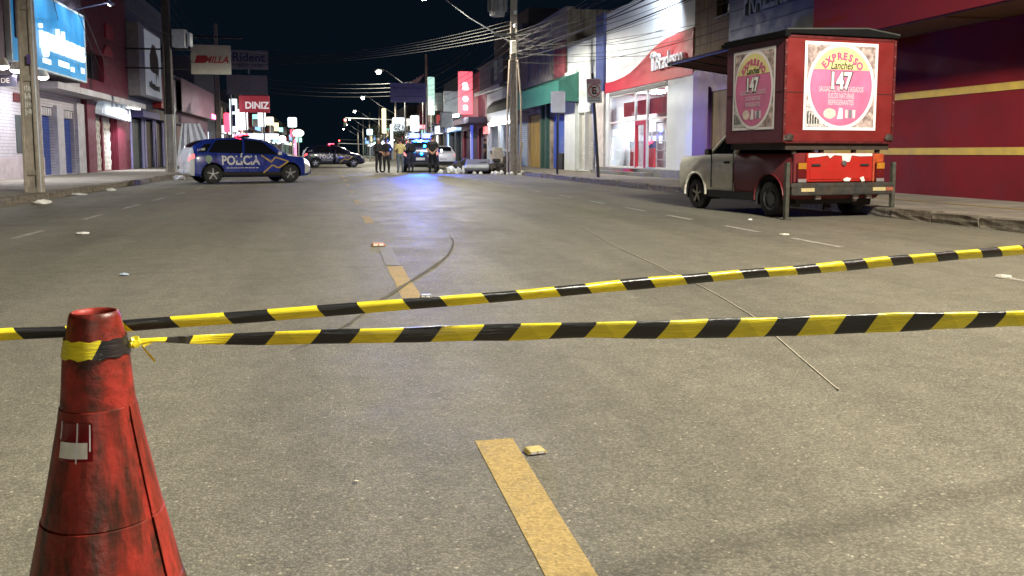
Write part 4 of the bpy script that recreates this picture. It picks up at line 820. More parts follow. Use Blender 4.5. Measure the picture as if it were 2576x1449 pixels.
# ================================================================== SIGNS AND BOARDS
def board(name, label, x0, x1, y, z0, z1, mat, posts=(), thick=.16, frame=None):
    t = thing(name, label, 'sign', ((x0 + x1) / 2, y, 0))
    MB().box(x0, x1, y, y + thick, z0, z1).build('board', mat, t, world=True, bevel=.012)
    for px, pz in posts: MB().tube([(px, y + thick / 2, pz), (px, y + thick / 2, z0 + .05)], .05, 8).build('post', STEEL, t, world=True)
    if frame:
        for a in ((x0, x1, z0 - .03, z0 + .03), (x0, x1, z1 - .03, z1 + .03), (x0 - .03, x0 + .03, z0, z1), (x1 - .03, x1 + .03, z0, z1)): MB().box(a[0], a[1], y - .02, y + thick + .01, a[2], a[3]).build('frame_bar', frame, t, world=True)
    return t
REDL = M('red_lettering', (.36, .02, .03), .5); NAVY = M('navy_lettering', (.03, .035, .10), .5)
t = board('sign_board', 'white board lettered MILLA in red high on the left', -7.15, -5.1, 50, 5.22, 6.78, M('cream_board', (.50, .50, .42), .6, var=.1, dirt=(.3, .3, .26), dirt_amt=.4))
sign_text('lettering', 'MILLA', .5, REDL, t, (-5.85, 49.985, 5.98), '-y', width=1.25, extrude=.004, offset=.012, shear=.3)
for i in range(3): MB().prism([(-6.98 + i * .17, 5.8), (-6.84 + i * .17, 6.2), (-6.7 + i * .17, 6.22), (-6.64 + i * .17, 6.1), (-6.78 + i * .17, 5.8)], 'y', 49.98, 49.998).build('stripe_emblem', REDL, t, world=True)
for z in (5.5, 6.5): MB().tube([(-10.45, 50.1, z), (-7.1, 50.1, z)], .05, 6).build('support_bar', DARKM, t, world=True)
GREYB = M('dim_grey_board', (.30, .27, .28), .7, var=.12, dirt=(.2, .18, .18), dirt_amt=.5)
t = board('sign_board', 'grey board lettered Rident beside the cream MILLA board', -6.3, -3.92, 62, 6.62, 7.88, GREYB, ((-5.2, 6.3),))
sign_text('lettering', 'Rident', .8, NAVY, t, (-5.15, 61.985, 7.38), '-y', width=2.1, extrude=.004, offset=.012); sign_text('phone_number', '3222-3526', .32, NAVY, t, (-5.1, 61.985, 6.86), '-y', width=1.6, extrude=.004)
t = board('sign_board', 'blank grey board under the Rident board', -6.65, -4.02, 62, 4.93, 6.22, GREYB, ((-6.4, 0.14), (-5.2, 4.95)))
sign_text('faint_lettering', 'M', .5, M('faint_print', (.24, .22, .23), .7), t, (-5.3, 61.985, 5.6), '-y', extrude=.003)
t = board('sign_board', 'red board lettered DINIZ in white over the lit shops', -6.65, -4.4, 70, 4.08, 5.36, M('red_board_glow', (.45, .05, .07), .5, emis=(1, .12, .16), es=.16), ((-4.85, .05),))
sign_text('lettering', 'DINIZ', .72, M('white_letter_glow', (.8, .8, .8), .5, var=0, emis=(1, .95, .95), es=.5), t, (-5.3, 69.985, 4.6), '-y', width=1.75, extrude=.004, offset=.02)
t = board('light_box_sign', 'tall white light box left of the red DINIZ board', -7.25, -6.72, 69.2, 2.6, 5.05, E('white_box_glow', (.82, .93, 1), 1.7), ((-7.0, .14),))
for z, h in ((4.1, .5), (3.0, .9)): MB().box(-7.12, -6.85, 69.185, 69.198, z, z + h).build('blue_print', M('blue_box_print', (.08, .10, .35), .5), t, world=True)
t = board('billboard', 'dim purple billboard with faint lettering above the blue police lights', 4.12, 6.55, 60, 4.42, 5.72, M('purple_grey_board', (.17, .15, .27), .6, var=.08), ((6.5, .1),))
sign_text('lettering', 'Barretos  Diesel', .3, NAVY, t, (5.33, 59.985, 5.38), '-y', width=2.0, extrude=.003); [MB().box(4.4 + i * .21, 4.4 + i * .21 + .16, 59.985, 59.998, 4.79, 4.84).build('print_line', NAVY, t, world=True) for i in range(9)]
# no-parking sign and blank-backed sign on the right pavement
t = thing('no_parking_sign', 'leaning no-parking sign with barred letter E in front of the bank', 'traffic sign', (9.36, 30.0, .14))
LEAN = -.06
def lp(x, z): return (x + LEAN * z, 0, z)
MB().tube([lp(0.03, 0), lp(.0, 2.75)], .055, 10).build('post', DARKM, t); MB().tube([lp(0, 2.7), lp(-.01, 3.66)], .04, 8).build('post_top', DARKM, t)
def plate(x0, x1, z0, z1, y0, y1, mat, name, r=.05):
    pts = []
    for cx_, cz, a in ((x1 - r, z0 + r, -90), (x1 - r, z1 - r, 0), (x0 + r, z1 - r, 90), (x0 + r, z0 + r, 180)):
        for k in range(5): w = R(a + k * 22.5); pts.append((cx_ + r * math.cos(w), cz + r * math.sin(w)))
    return MB().prism([(x + LEAN * z, z) for x, z in pts], 'y', y0, y1).build(name, mat, t)
SIGNW = M('sign_white', (.72, .74, .78), .4, var=.06)
plate(-.27, .27, 2.62, 3.46, -.085, -.07, SIGNW, 'plate'); plate(-.25, .25, 3.28, 3.44, -.090, -.086, M('pink_sign_band', (.50, .30, .38), .5), 'pink_band', .03)
RR = M('sign_red', (.42, .05, .07), .5)
b = MB(); ring = []
for i in range(32):
    w = 2 * math.pi * i / 32
    for r in (.19, .225): ring.append((r * math.cos(w) + .01 + LEAN * 3.05, -.093, 3.05 + r * math.sin(w)))
b.add(ring, [(2 * i, 2 * i + 1, (2 * i + 3) % 64, (2 * i + 2) % 64) for i in range(32)]).build('red_ring', RR, t)
MB().obox((.01 + LEAN * 3.05, -.095, 3.05), (.40, .004, .035), (0, R(45), 0)).build('red_bar', RR, t)
sign_text('letter', 'E', .34, M('sign_black', (.015, .015, .02), .5), t, (.0 + LEAN * 3.05, -.092, 3.04), '-y', world=False, extrude=.001, offset=.012)
for z in (2.77, 2.68):
    for i in range(5): MB().box(-.21 + i * .085 + LEAN * z, -.21 + i * .085 + .065 + LEAN * z, -.0875, -.0858, z, z + .05).build('small_print', M('sign_grey_print', (.25, .33, .38), .5), t)
t = thing('road_sign', 'plain pale rectangular sign on a dark post before the green pillars', 'traffic sign', (9.15, 34.85, .14)); LEAN = 0
MB().tube([(0, 0, 0), (0, 0, 2.6)], .05, 10).build('post', DARKM, t); plate(-.30, .30, 2.5, 3.36, -.08, -.065, SIGNW, 'plate', .05)
# traffic signal and other far signals
def traffic_signal(label, x, y, z, lit, green=False):
    t = thing('traffic_signal', label, 'traffic light', (8.3, y, 0))
    MB().tube([(8.3, y, 0), (8.3, y, z + .3), (x, y, z + .5)], .08, 8).build('mast', STEEL, t, world=True)
    MB().box(x - .2, x + .2, y - .15, y + .15, z - .6, z + .45).build('signal_box', DARKM, t, world=True)
    for k, (c, zz) in enumerate((((1, .04, .03), z + .22), ((.9, .6, .05), z - .08), ((.05, 1, .6), z - .38))):
        on = (k == 0 and lit == 'red') or (k == 2 and lit == 'green')
        MB().lathe([(.14, 0), (.10, -.05), (.001, -.07)], 16, (x, y - .15, zz), 'y').build('signal_lens', E('signal_red' if k == 0 else 'signal_green', c, 30) if on else M('dead_lens_%d' % k, tuple(.05 * q for q in c), .4), t, world=True)
    return t
traffic_signal('traffic signal showing red on a long arm over the road', 2.15, 118, 5.1, 'red'); traffic_signal('far traffic signal showing red low above the road', 2.3, 205, 3.6, 'red'); traffic_signal('far traffic signal showing green above the second police car', 2.0, 195, 2.6, 'green')
# ================================================================== VEHICLES
def arch_cut(o, cyl):
    """cut wheel arches: cyl = [(x,z,r,y0,y1)] cylinders along local y"""
    b = MB()
    for x, z, r, y0, y1 in cyl: b.prism([(x + r * math.cos(2 * math.pi * i / 28), z + r * math.sin(2 * math.pi * i / 28)) for i in range(28)], 'y', y0, y1)
    c = b.build('arch_cutter', DARKM); c.parent = o.parent
    md = o.modifiers.new('arch', 'BOOLEAN'); md.object = c; md.operation = 'DIFFERENCE'; md.solver = 'EXACT'
    dg = bpy.context.evaluated_depsgraph_get(); me = bpy.data.meshes.new_from_object(o.evaluated_get(dg)); o.modifiers.clear(); old = o.data; o.data = me
    me.polygons.foreach_set('use_smooth', [True] * len(me.polygons)); me.set_sharp_from_angle(angle=R(32))
    bpy.data.objects.remove(c)
def interp(st, x):
    if x <= st[0][0]: return st[0][1:]
    for i in range(len(st) - 1):
        a, c = st[i], st[i + 1]
        if a[0] <= x <= c[0]:
            t = (x - a[0]) / (c[0] - a[0]); p = st[max(i - 1, 0)]; q = st[min(i + 2, len(st) - 1)]; out = []
            for k in range(1, len(a)):
                m1 = (c[k] - p[k]) / max(c[0] - p[0], 1e-6) * (c[0] - a[0]); m2 = (q[k] - a[k]) / max(q[0] - a[0], 1e-6) * (c[0] - a[0])
                if (c[k] - a[k]) * m1 <= 0: m1 = 0
                if (c[k] - a[k]) * m2 <= 0: m2 = 0
                lim = 3 * abs(c[k] - a[k]); m1 = max(-lim, min(lim, m1)); m2 = max(-lim, min(lim, m2))
                h = t * t; g = h * t; out.append((2 * g - 3 * h + 1) * a[k] + (g - 2 * h + t) * m1 + (-2 * g + 3 * h) * c[k] + (g - h) * m2)
            return out
    return st[-1][1:]
class Shape:
    def __init__(s, st): s.st = st
    def ring(s, x):
        hw, zl, zb, zt, wt = interp(s.st, x); zm = zl + (zb - zl) * .55; a = hw * .955
        return [(0, zl), (hw * .9, zl), (hw * .975, zl + .08), (hw, zm), (hw * .99, zb - (zb - zl) * .16), (a, zb), (a + (wt - a) * .5 + .015, zb + (zt - zb) * .5), (wt, zt - (zt - zb) * .10), (wt * .86, zt - (zt - zb) * .02), (wt * .4, zt + .008), (0, zt + .012)]
    def at(s, x, k, side=1, off=0.):
        r = s.ring(x); i = min(int(k), len(r) - 2); t = k - i; y = r[i][0] + (r[i + 1][0] - r[i][0]) * t; z = r[i][1] + (r[i + 1][1] - r[i][1]) * t
        dy, dz = r[i + 1][0] - r[i][0], r[i + 1][1] - r[i][1]; L = math.hypot(dy, dz) or 1; ny, nz = dz / L, -dy / L
        return Vector((x, side * (y + ny * off), z + nz * off))
    def side_y(s, x, z):
        r = s.ring(x)
        for (y0, z0), (y1, z1) in zip(r[1:], r[2:]):
            if z0 <= z <= z1 and z1 > z0: return y0 + (y1 - y0) * (z - z0) / (z1 - z0)
        return r[3][0]
    def body(s, n=64):
        x0, x1 = s.st[0][0], s.st[-1][0]; xs = [x0 + (x1 - x0) * (.5 - .5 * math.cos(math.pi * i / n)) * .35 + (x1 - x0) * i / n * .65 for i in range(n + 1)]
        vs = []; m = 0
        for x in xs:
            r = s.ring(x); full = [(y, z) for y, z in r] + [(-y, z) for y, z in r[-2:0:-1]]; m = len(full); vs += [(x, y, z) for y, z in full]
        fs = [(i * m + j, i * m + (j + 1) % m, (i + 1) * m + (j + 1) % m, (i + 1) * m + j) for i in range(n) for j in range(m)] + [list(range(m)), list(range(n * m, (n + 1) * m))[::-1]]
        return MB().add(vs, fs)
    def patch(s, x0, x1, k0, k1, side, off=.006, nx=10, nk=6, slant0=0., slant1=0., b=None):
        """skin patch; slant moves the x ends with height"""
        b = b or MB(); vs = []
        for i in range(nx + 1):
            for j in range(nk + 1):
                t = j / nk; a = x0 + slant0 * t; c = x1 + slant1 * t; vs.append(s.at(a + (c - a) * i / nx, k0 + (k1 - k0) * t, side, off))
        return b.add(vs, [(i * (nk + 1) + j, (i + 1) * (nk + 1) + j, (i + 1) * (nk + 1) + j + 1, i * (nk + 1) + j + 1) for i in range(nx) for j in range(nk)])
def wheel(t, x, y, r, side, rim=None, w=.19, spokes=5, steel=False):
    o = MB().lathe([(r * .62, -w / 2), (r * .9, -w / 2), (r * .985, -w * .38), (r, -w * .2), (r, w * .2), (r * .985, w * .38), (r * .9, w / 2), (r * .62, w / 2)], 32, axis='y').build('wheel', BLACK, t, smooth=35); o.location = (x, y, r)
    rm = rim or M('alloy_rim', (.35, .36, .38), .35, metal=.7)
    if steel:
        MB().lathe([(r * .64, side * w * .42), (r * .6, side * w * .3), (r * .42, side * w * .25), (r * .36, side * w * .38), (r * .16, side * w * .4), (.001, side * w * .4)], 28, axis='y').build('rim', rm, o, smooth=40)
        for i in range(8): q = 2 * math.pi * i / 8; MB().lathe([(.001, side * w * .29), (.018, side * w * .285)], 8, (r * .5 * math.cos(q), 0, r * .5 * math.sin(q)), 'y').build('rim_hole', BLACK, o)
    else:
        MB().lathe([(r * .66, side * w * .45), (r * .60, side * w * .42), (r * .58, side * w * .1), (.001, side * w * .08)], 28, axis='y').build('rim', M('dark_rim', (.03, .03, .033), .5), o, smooth=40)
        for i in range(spokes):
            q = 2 * math.pi * i / spokes + .3; MB().obox((r * .34 * math.cos(q), side * w * .36, r * .34 * math.sin(q)), (r * .58, .03, r * .15), (0, -q, 0)).build('spoke', rm, o, bevel=.006)
        MB().lathe([(r * .13, side * w * .3), (r * .12, side * w * .46), (.001, side * w * .48)], 16, axis='y').build('hub', rm, o)
    return o
HATCH = [(-2.04, .58, .46, .74, .80, .46), (-2.00, .72, .34, .86, .98, .54), (-1.93, .80, .28, .94, 1.10, .58), (-1.78, .845, .25, .975, 1.29, .60), (-1.5, .865, .23, .985, 1.41, .605), (-.9, .88, .21, .965, 1.49, .61), (-.2, .885, .20, .94, 1.505, .615), (.35, .885, .20, .925, 1.455, .61), (.75, .885, .20, .915, 1.30, .63), (1.12, .88, .20, .915, 1.06, .68), (1.28, .875, .20, .905, .985, .70), (1.65, .85, .21, .85, .90, .68), (1.93, .78, .24, .74, .80, .62), (2.06, .66, .30, .60, .66, .52), (2.10, .54, .38, .52, .57, .42)]
SEDAN = [(-2.2, .60, .42, .80, .90, .5), (-2.14, .74, .32, .90, 1.02, .6), (-1.95, .82, .27, .95, 1.06, .64), (-1.62, .85, .24, .97, 1.12, .63), (-1.2, .865, .22, .965, 1.33, .61), (-.8, .875, .21, .955, 1.44, .605), (-.2, .88, .20, .94, 1.475, .61), (.35, .88, .20, .925, 1.43, .61), (.78, .88, .20, .915, 1.27, .63), (1.15, .875, .20, .915, 1.05, .68), (1.3, .87, .20, .905, .98, .70), (1.68, .85, .21, .85, .90, .68), (1.96, .78, .24, .74, .80, .62), (2.1, .66, .30, .60, .66, .52), (2.14, .54, .38, .52, .57, .42)]
TINT = M('tinted_car_glass', (.012, .014, .018), .06, var=0, spec=.7)
def car(name, label, loc, heading, st, paint, ends=None, wb=2.58, r=.315, wheels=True, sides=(1, -1), group=None, scale=1., tail_on=1.5, head_on=.0, rimw=None):
    t = thing(name, label, 'car', loc, heading, group, scale); S = Shape(st); x0, x1 = st[0][0], st[-1][0]
    b = S.body(); mats = [paint] + ([ends] if ends else [])
    if ends:
        for i, f in enumerate(b.f):
            cxm = sum(b.v[k][0] for k in f) / len(f); czm = sum(b.v[k][2] for k in f) / len(f)
            if cxm < x0 + .17 or (cxm > x1 - .30 and czm > .3) or (cxm > 1.2 and czm > .88): b.m[i] = 1
    o = b.build('body', mats, t, fixn=True); wx = (-wb / 2, wb / 2)
    arch_cut(o, [(x, r + .01, r + .055, y0, y1) for x in wx for y0, y1 in ((.55, 1.2), (-1.2, -.55))])
    for x in wx:
        for s in (1, -1):
            wheel(t, x, s * .775, r, s, rimw)
            b = MB(); b.lathe([(r + .052, s * .87), (r + .052, s * .56), (.05, s * .56)], 28, (x, 0, r + .01), 'y', a0=R(-20), a1=R(200)); b.build('wheel_arch', BLACK, t, smooth=40)
    for s in sides:
        S.patch(-1.42, -.32, 5.15, 6.95, s, slant0=.30, slant1=.06).build('rear_side_window', TINT, t, smooth=40); S.patch(-.24, .92, 5.15, 6.95, s, slant0=.05, slant1=-.50).build('front_side_window', TINT, t, smooth=40)
        if st is HATCH: S.patch(-1.72, -1.47, 5.2, 6.5, s, slant0=.22, slant1=.22, nx=4).build('quarter_window', TINT, t, smooth=40)
        for x in (-.28, .88, -1.22): S.patch(x, x + .014, 2.1, 5.0, s, .004, 1, 8).build('door_seam', BLACK, t)
        for x in (-.42, .62): MB().obox(S.at(x - .07, 4.82, s, .02), (.20, .03, .035)).build('door_handle', paint, t, bevel=.008)
        MB().obox(S.at(.92, 5.2, s, .09), (.13, .17, .12), (0, 0, s * .2)).build('wing_mirror', ends or paint, t, bevel=.03, seg=2)
        S.patch(x0 + .02, x0 + .20, 3.9, 5.0, s, .008, 6, 5).build('tail_lamp', E('tail_red_%s' % tail_on, (1, .03, .04), tail_on), t, smooth=40)
        S.patch(x1 - .30, x1 - .06, 3.7, 5.6, s, .008, 6, 5).build('headlamp', E('head_%s' % head_on, (1, .97, .9), head_on) if head_on else M('clear_headlamp', (.6, .62, .65), .1, var=0), t, smooth=40)
        S.patch(-1.0, 1.0, 1.2, 2.3, s, .006, 8, 3).build('sill', BLACK, t)
    b = MB()
    for s in (1, -1): S.patch(.46, 1.14, 8.0, 10, s, .006, 8, 4, b=b)
    b.build('windscreen', TINT, t, smooth=40)
    b = MB()
    for s in (1, -1): S.patch(x0 + .16 if st is HATCH else -1.62, -1.56 if st is HATCH else -1.02, 7.6, 10, s, .006, 8, 4, b=b)
    b.build('rear_window', TINT, t, smooth=40)
    MB().obox((x0 + .005, 0, .62), (.03, .42, .13)).build('number_plate', M('plate_grey', (.5, .5, .5), .5), t)
    MB().obox((x0 + .06, 0, .40), (.16, 1.35, .16)).build('rear_bumper', BLACK if not ends else ends, t, bevel=.05, seg=2); MB().obox((x1 - .10, 0, .36), (.2, 1.3, .16)).build('front_grille', BLACK, t, bevel=.04, seg=2)
    return t, S
PBLUE = M('police_blue_paint', (.016, .038, .30), .28, var=.06, coat=.5); CWHITE = M('car_white_paint', (.72, .74, .76), .3, var=.04, coat=.4)
def livery(t, S, s, dim=False):
    LT = M('livery_white', (.7, .7, .72), .4, var=0); YT = M('livery_gold', (.55, .36, .08), .4, var=.1)
    def wrap(x, z, off=.008): return Vector((x, s * (S.side_y(x, z) + off), z))
    vs, fs = text_mesh('POLÍCIA', .45, extrude=0, offset=.014, width=1.25)
    MB().add([wrap(-.38 + (-s) * v.x, .745 + v.y * .92) for v in vs], fs).build('police_lettering', LT, t, fixn=False)
    for q in range(9): x = -.86 + q * .12; MB().add([wrap(x, .50), wrap(x + .095, .50), wrap(x + .095, .525), wrap(x, .525)], [(0, 1, 2, 3)]).build('small_print', LT, t, fixn=False)
    z = [(.30, .93), (.62, .70), (.78, .86), (1.22, .72), (.88, .50), (.66, .60), (.36, .34)]
    for (xa, za), (xb, zb) in zip(z, z[1:]):
        d = Vector((xb - xa, zb - za)).normalized(); nx, nz = -d.y * .024, d.x * .024; n = 6; vs = []
        for i in range(n + 1): k = i / n; x = xa + (xb - xa) * k; zz = za + (zb - za) * k; vs += [wrap(x + nx, zz + nz), wrap(x - nx, zz - nz)]
        MB().add(vs, [(2 * i, 2 * i + 1, 2 * i + 3, 2 * i + 2) for i in range(n)]).build('gold_stripe', YT, t, fixn=False)
    pts = [(-1.52, .90), (-1.42, .93), (-1.32, .90), (-1.31, .76), (-1.42, .64), (-1.53, .76)]
    MB().add([wrap(x, zz, .009) for x, zz in pts], [list(range(6))]).build('shield_badge', M('shield_green', (.18, .3, .2), .5), t, fixn=False)
    vs, fs = text_mesh('1190', .11, extrude=0, offset=.003, width=.24)
    MB().add([S.at(-1.62 + (-s) * v.x, 5.6, s, .02) + Vector((0, 0, v.y)) for v in vs], fs).build('unit_number', LT, t, fixn=False)['kind'] = 'stuff'
def lightbar(t, z, cols, energy, x=-.1, big=False):
    MB().obox((x, 0, z), (.26, 1.1, .09)).build('lightbar', M('lightbar_smoke', (.05, .02, .06), .2, var=0), t, bevel=.03)
    for s in (1, -1):
        c = cols[0] if s > 0 else cols[1]; MB().obox((x, s * .3, z + (.12 if big else .03)), (.27, .5 if big else .34, .26 if big else .085)).build('beacon', E('beacon_%s_%d' % ('%.2f' % c[0], int(cols[2])), c, cols[2]), t, bevel=.02)
        if big: MB().obox((x - .14, s * .3, z + .12), (.02, .22, .12)).build('beacon_core', E('beacon_core_glow', (.15, .75, 1), 9), t, bevel=.02)
        l_ = lamp('beacon_light', 'POINT', (x, s * .3, z + (.45 if big else .25)), energy, c, .12); l_.parent = t
random.seed(5)
hd = R(21)
pc1, S1 = car('police_car', 'blue police car standing across the left lane', (-2.82, 31.25, 0), hd, HATCH, PBLUE, CWHITE, scale=1.0, tail_on=1.2, head_on=1.4)
livery(pc1, S1, -1); lightbar(pc1, 1.56, ((1, .04, .08), (1, .04, .08), 9), 9)
pc2, S2 = car('police_car', 'dark police car farther off across the middle of the road', (.25, 63.5, 0), R(8), HATCH, M('police_navy_paint', (.012, .014, .05), .3, coat=.5), None, scale=1.02, tail_on=3.5, head_on=.0)
livery(pc2, S2, -1); lightbar(pc2, 1.56, ((1, .04, .08), (1, .04, .08), 14), 12)
MB().obox((-.05, -1.05, .75), (.06, .5, .95), (0, 0, R(12))).build('open_door', M('police_navy_paint'), pc2, bevel=.02)
pc3, S3 = car('police_vehicle', 'police vehicle with dazzling blue roof lights behind the people', (4.92, 48.3, 0), R(84), HATCH, M('police_navy_paint'), None, scale=1.12, tail_on=1.0)
lightbar(pc3, 1.60, ((.004, .05, 1), (.004, .05, 1), 3.5), 170, big=True)
lamp('added_road_spot', 'SPOT', (4.9, 48.1, 2.05), 11000, (.01, .10, 1), .12, aim=(4.0, 40.0, 0), spot=70, blend=.7, parent=pc3)  # added spot with no fitting of its own, throws blue onto the road
for i, (y, z) in enumerate(((-.2, 1.22), (.3, 1.0), (-.05, .86))): MB().lathe([(.06, 0), (.04, -.03), (.001, -.04)], 12, (-2.1, y, z), 'x').build('blue_strobe', E('blue_strobe_glow', (.0, .45, 1), 22), pc3)
wc, S4 = car('parked_car', 'white sedan parked tail-on by the right kerb beyond the people', (7.35, 58.5, 0), R(86), SEDAN, CWHITE, None, tail_on=.5)
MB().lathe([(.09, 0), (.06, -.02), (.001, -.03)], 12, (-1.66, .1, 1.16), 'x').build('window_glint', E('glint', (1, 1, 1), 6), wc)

# ---------------- parked pickup with snack kiosk on its bed
yaw = R(7)
tk = thing('snack_truck', 'old cream and red pickup carrying a red snack kiosk by the right kerb', 'truck', (7.67, 12.15, 0), yaw)
CREAM = M('cream_car_paint', (.82, .79, .70), .38, var=.08, dirt=(.4, .34, .26), dirt_amt=.35, dirt_scale=3, coat=.2); MRN = M('faded_maroon_paint', (.17, .018, .022), .45, var=.15, dirt=(.10, .02, .022), dirt_amt=.5, dirt_scale=4); BRED = M('bright_red_tailgate', (.40, .018, .014), .36, var=.08, dirt=(.32, .035, .02), dirt_amt=.5, dirt_scale=5, coat=.2)
HB = .84     # half width of the body
def skin(name, mat, prof_z, y0, y1, cut=(), ends=True, sides=(1, -1), tuck=.05):
    """lower body between stations y0..y1 with rounded flanks; open-top tub"""
    ring = [(HB - .10, .30), (HB - .03, .36), (HB, .55), (HB, .80), (HB - .03, .93), (HB - .06, .985), (HB - .12, 1.0)]
    b = MB(); n = 8; vs = []
    full = [(x, z) for x, z in ring] + [(-x, z) for x, z in ring[::-1]]; m = len(full)
    for i in range(n + 1): y = y0 + (y1 - y0) * i / n; vs += [(x, y, z + prof_z(y) * max(0, (z - .5) / .5)) for x, z in full]
    b.add(vs, [(i * m + j, i * m + (j + 1) % m, (i + 1) * m + (j + 1) % m, (i + 1) * m + j) for i in range(n) for j in range(m)] + [list(range(m)), list(range(n * m, (n + 1) * m))[::-1]])
    o = b.build(name, mat, tk, smooth=35)
    return o
def cut_x(o, cyl):
    b = MB()
    for y, z, r, xa, xb in cyl: b.prism([(y + r * math.cos(2 * math.pi * i / 32), z + r * math.sin(2 * math.pi * i / 32)) for i in range(32)], 'x', xa, xb)
    c = b.build('arch_cutter', DARKM); c.parent = tk
    md = o.modifiers.new('arch', 'BOOLEAN'); md.object = c; md.solver = 'EXACT'; dg = bpy.context.evaluated_depsgraph_get(); me = bpy.data.meshes.new_from_object(o.evaluated_get(dg)); o.modifiers.clear(); o.data = me
    me.polygons.foreach_set('use_smooth', [True] * len(me.polygons)); me.set_sharp_from_angle(angle=R(32)); bpy.data.objects.remove(c)
WR, WF = .62, 2.84
o = skin('bed_side', MRN, lambda y: 0, .06, 1.62); cut_x(o, [(WR, .30, .37, .45, 1.2), (WR, .30, .37, -1.2, -.45)])
o = skin('cab_body', CREAM, lambda y: -.06 * max(0, (y - 2.3)), 1.63, 3.42); cut_x(o, [(WF, .30, .345, .45, 1.2), (WF, .30, .345, -1.2, -.45)])
MB().prism([(-.76, .42), (.76, .42), (.8, .6), (.78, .86), (-.78, .86), (-.8, .6)], 'y', 3.4, 3.52).build('nose_panel', CREAM, tk, bevel=.03, seg=2)
MB().prism([(2.42, .97), (3.46, .88), (3.46, .84), (2.42, .9)], 'x', -.72, .72).build('bonnet', M('maroon_bonnet', (.2, .05, .05), .45), tk, bevel=.02)
# cab greenhouse: pillars, roof and glass
for s in (1, -1):
    MB().tube([(s * .76, 2.48, .97), (s * .62, 2.02, 1.40)], .03, 6).build('windscreen_pillar', CREAM, tk); MB().tube([(s * .77, 1.66, .99), (s * .63, 1.68, 1.42)], .045, 6).build('rear_pillar', CREAM, tk)
    MB().add([(s * .775, 1.68, .99), (s * .765, 2.45, .97), (s * .63, 2.02, 1.38), (s * .64, 1.70, 1.40)], [(0, 1, 2, 3)]).build('cab_side_window', TINT, tk)
    MB().tube([(s * .772, 2.14, .98), (s * .64, 1.98, 1.38)], .012, 6).build('quarter_light_bar', BLACK, tk)
    MB().obox((s * .90, 2.32, 1.02), (.14, .05, .10)).build('wing_mirror', BLACK, tk, bevel=.015)
    MB().box(s * .842 - .006, s * .842 + .006, 2.30, 2.32, .4, .97).build('door_seam', BLACK, tk); MB().box(s * .842 - .004, s * .842 + .004, 1.622, 1.64, .36, .98).build('door_seam', BLACK, tk); MB().obox((s * .85, 1.82, .84), (.03, .13, .035)).build('door_handle', BLACK, tk)
    MB().box(min(s * .845, s * .80), max(s * .845, s * .80), 1.0, 2.4, .24, .36).build('sill', BLACK, tk)
    for w, nm in ((WF, 'front_arch_lip'), (WR, 'rear_arch_lip')):
        rr = .355 if w == WF else .38
        MB().tube([(s * (HB + .004), w + rr * math.cos(R(a)), .30 + rr * math.sin(R(a))) for a in range(-8, 189, 12)], .022 if w == WF else .012, 6).build(nm, CREAM if w == WF else MRN, tk)
MB().prism([(1.64, 1.38), (2.05, 1.36), (2.0, 1.44), (1.66, 1.46)], 'x', -.63, .63).build('cab_roof', CREAM, tk, bevel=.02); MB().add([(-.74, 2.46, .97), (.74, 2.46, .97), (.61, 2.03, 1.38), (-.61, 2.03, 1.38)], [(0, 1, 2, 3)]).build('windscreen', TINT, tk)
MB().box(-.7, .7, .12, 3.3, .22, .40).build('underbody', BLACK, tk); MB().box(-.74, .74, .1, 1.6, .45, .97).build('bed_inner', M('dark_bed', (.03, .02, .02), .8), tk)
for s in (1, -1):
    for y, r in ((WR, .285), (WF, .272)):
        o = wheel(tk, 0, 0, r, s, M('grey_steel_rim', (.09, .09, .095), .5, metal=.4) if y == WR else M('old_alloy_rim', (.30, .28, .24), .5, metal=.5), .17, 5, steel=(y == WR)); o.rotation_euler = (0, 0, -R(90)); o.location = (s * .735, y, r)
    for y, r in ((WR, .36), (WF, .335)): MB().lathe([(r, s * .83), (r, s * .5), (.05, s * .5)], 28, (0, y, .30), 'x', a0=R(-20), a1=R(200)).build('wheel_arch', BLACK, tk, smooth=40)
# tail
MB().prism([(-.60, .56), (.60, .56), (.61, .58), (.61, .985), (.59, 1.0), (-.59, 1.0), (-.61, .985), (-.61, .58)], 'y', .0, .055).build('tailgate', BRED, tk, bevel=.012)
MB().box(-.56, .56, -.012, -.001, .60, .76).build('tailgate_pressing', BRED, tk, bevel=.008); 
WPEEL = M('peeled_white_primer', (.72, .70, .68), .6, var=.15)
MB().prism([(-.59, .93), (-.59, .995), (.59, .995), (.59, .955), (.36, .95), (.20, .965), (.17, .87), (.04, .86), (.02, .96), (-.12, .97), (-.2, .92), (-.24, .965), (-.45, .94)], 'y', -.009, -.002).build('peeled_paint', WPEEL, tk)
MB().prism([(.05, .60), (.12, .63), (.20, .61), (.17, .57), (.07, .57)], 'y', -.018, -.0125).build('peeled_paint', WPEEL, tk); MB().prism([(.36, .62), (.43, .64), (.46, .57), (.40, .56)], 'y', -.018, -.0125).build('peeled_paint', WPEEL, tk)
MB().lathe([(.045, 0), (.04, -.02), (.015, -.025), (.001, -.025)], 18, (.06, -.008, .845), 'y').build('lock_button', M('dull_chrome', (.25, .25, .26), .35, metal=.8), tk)
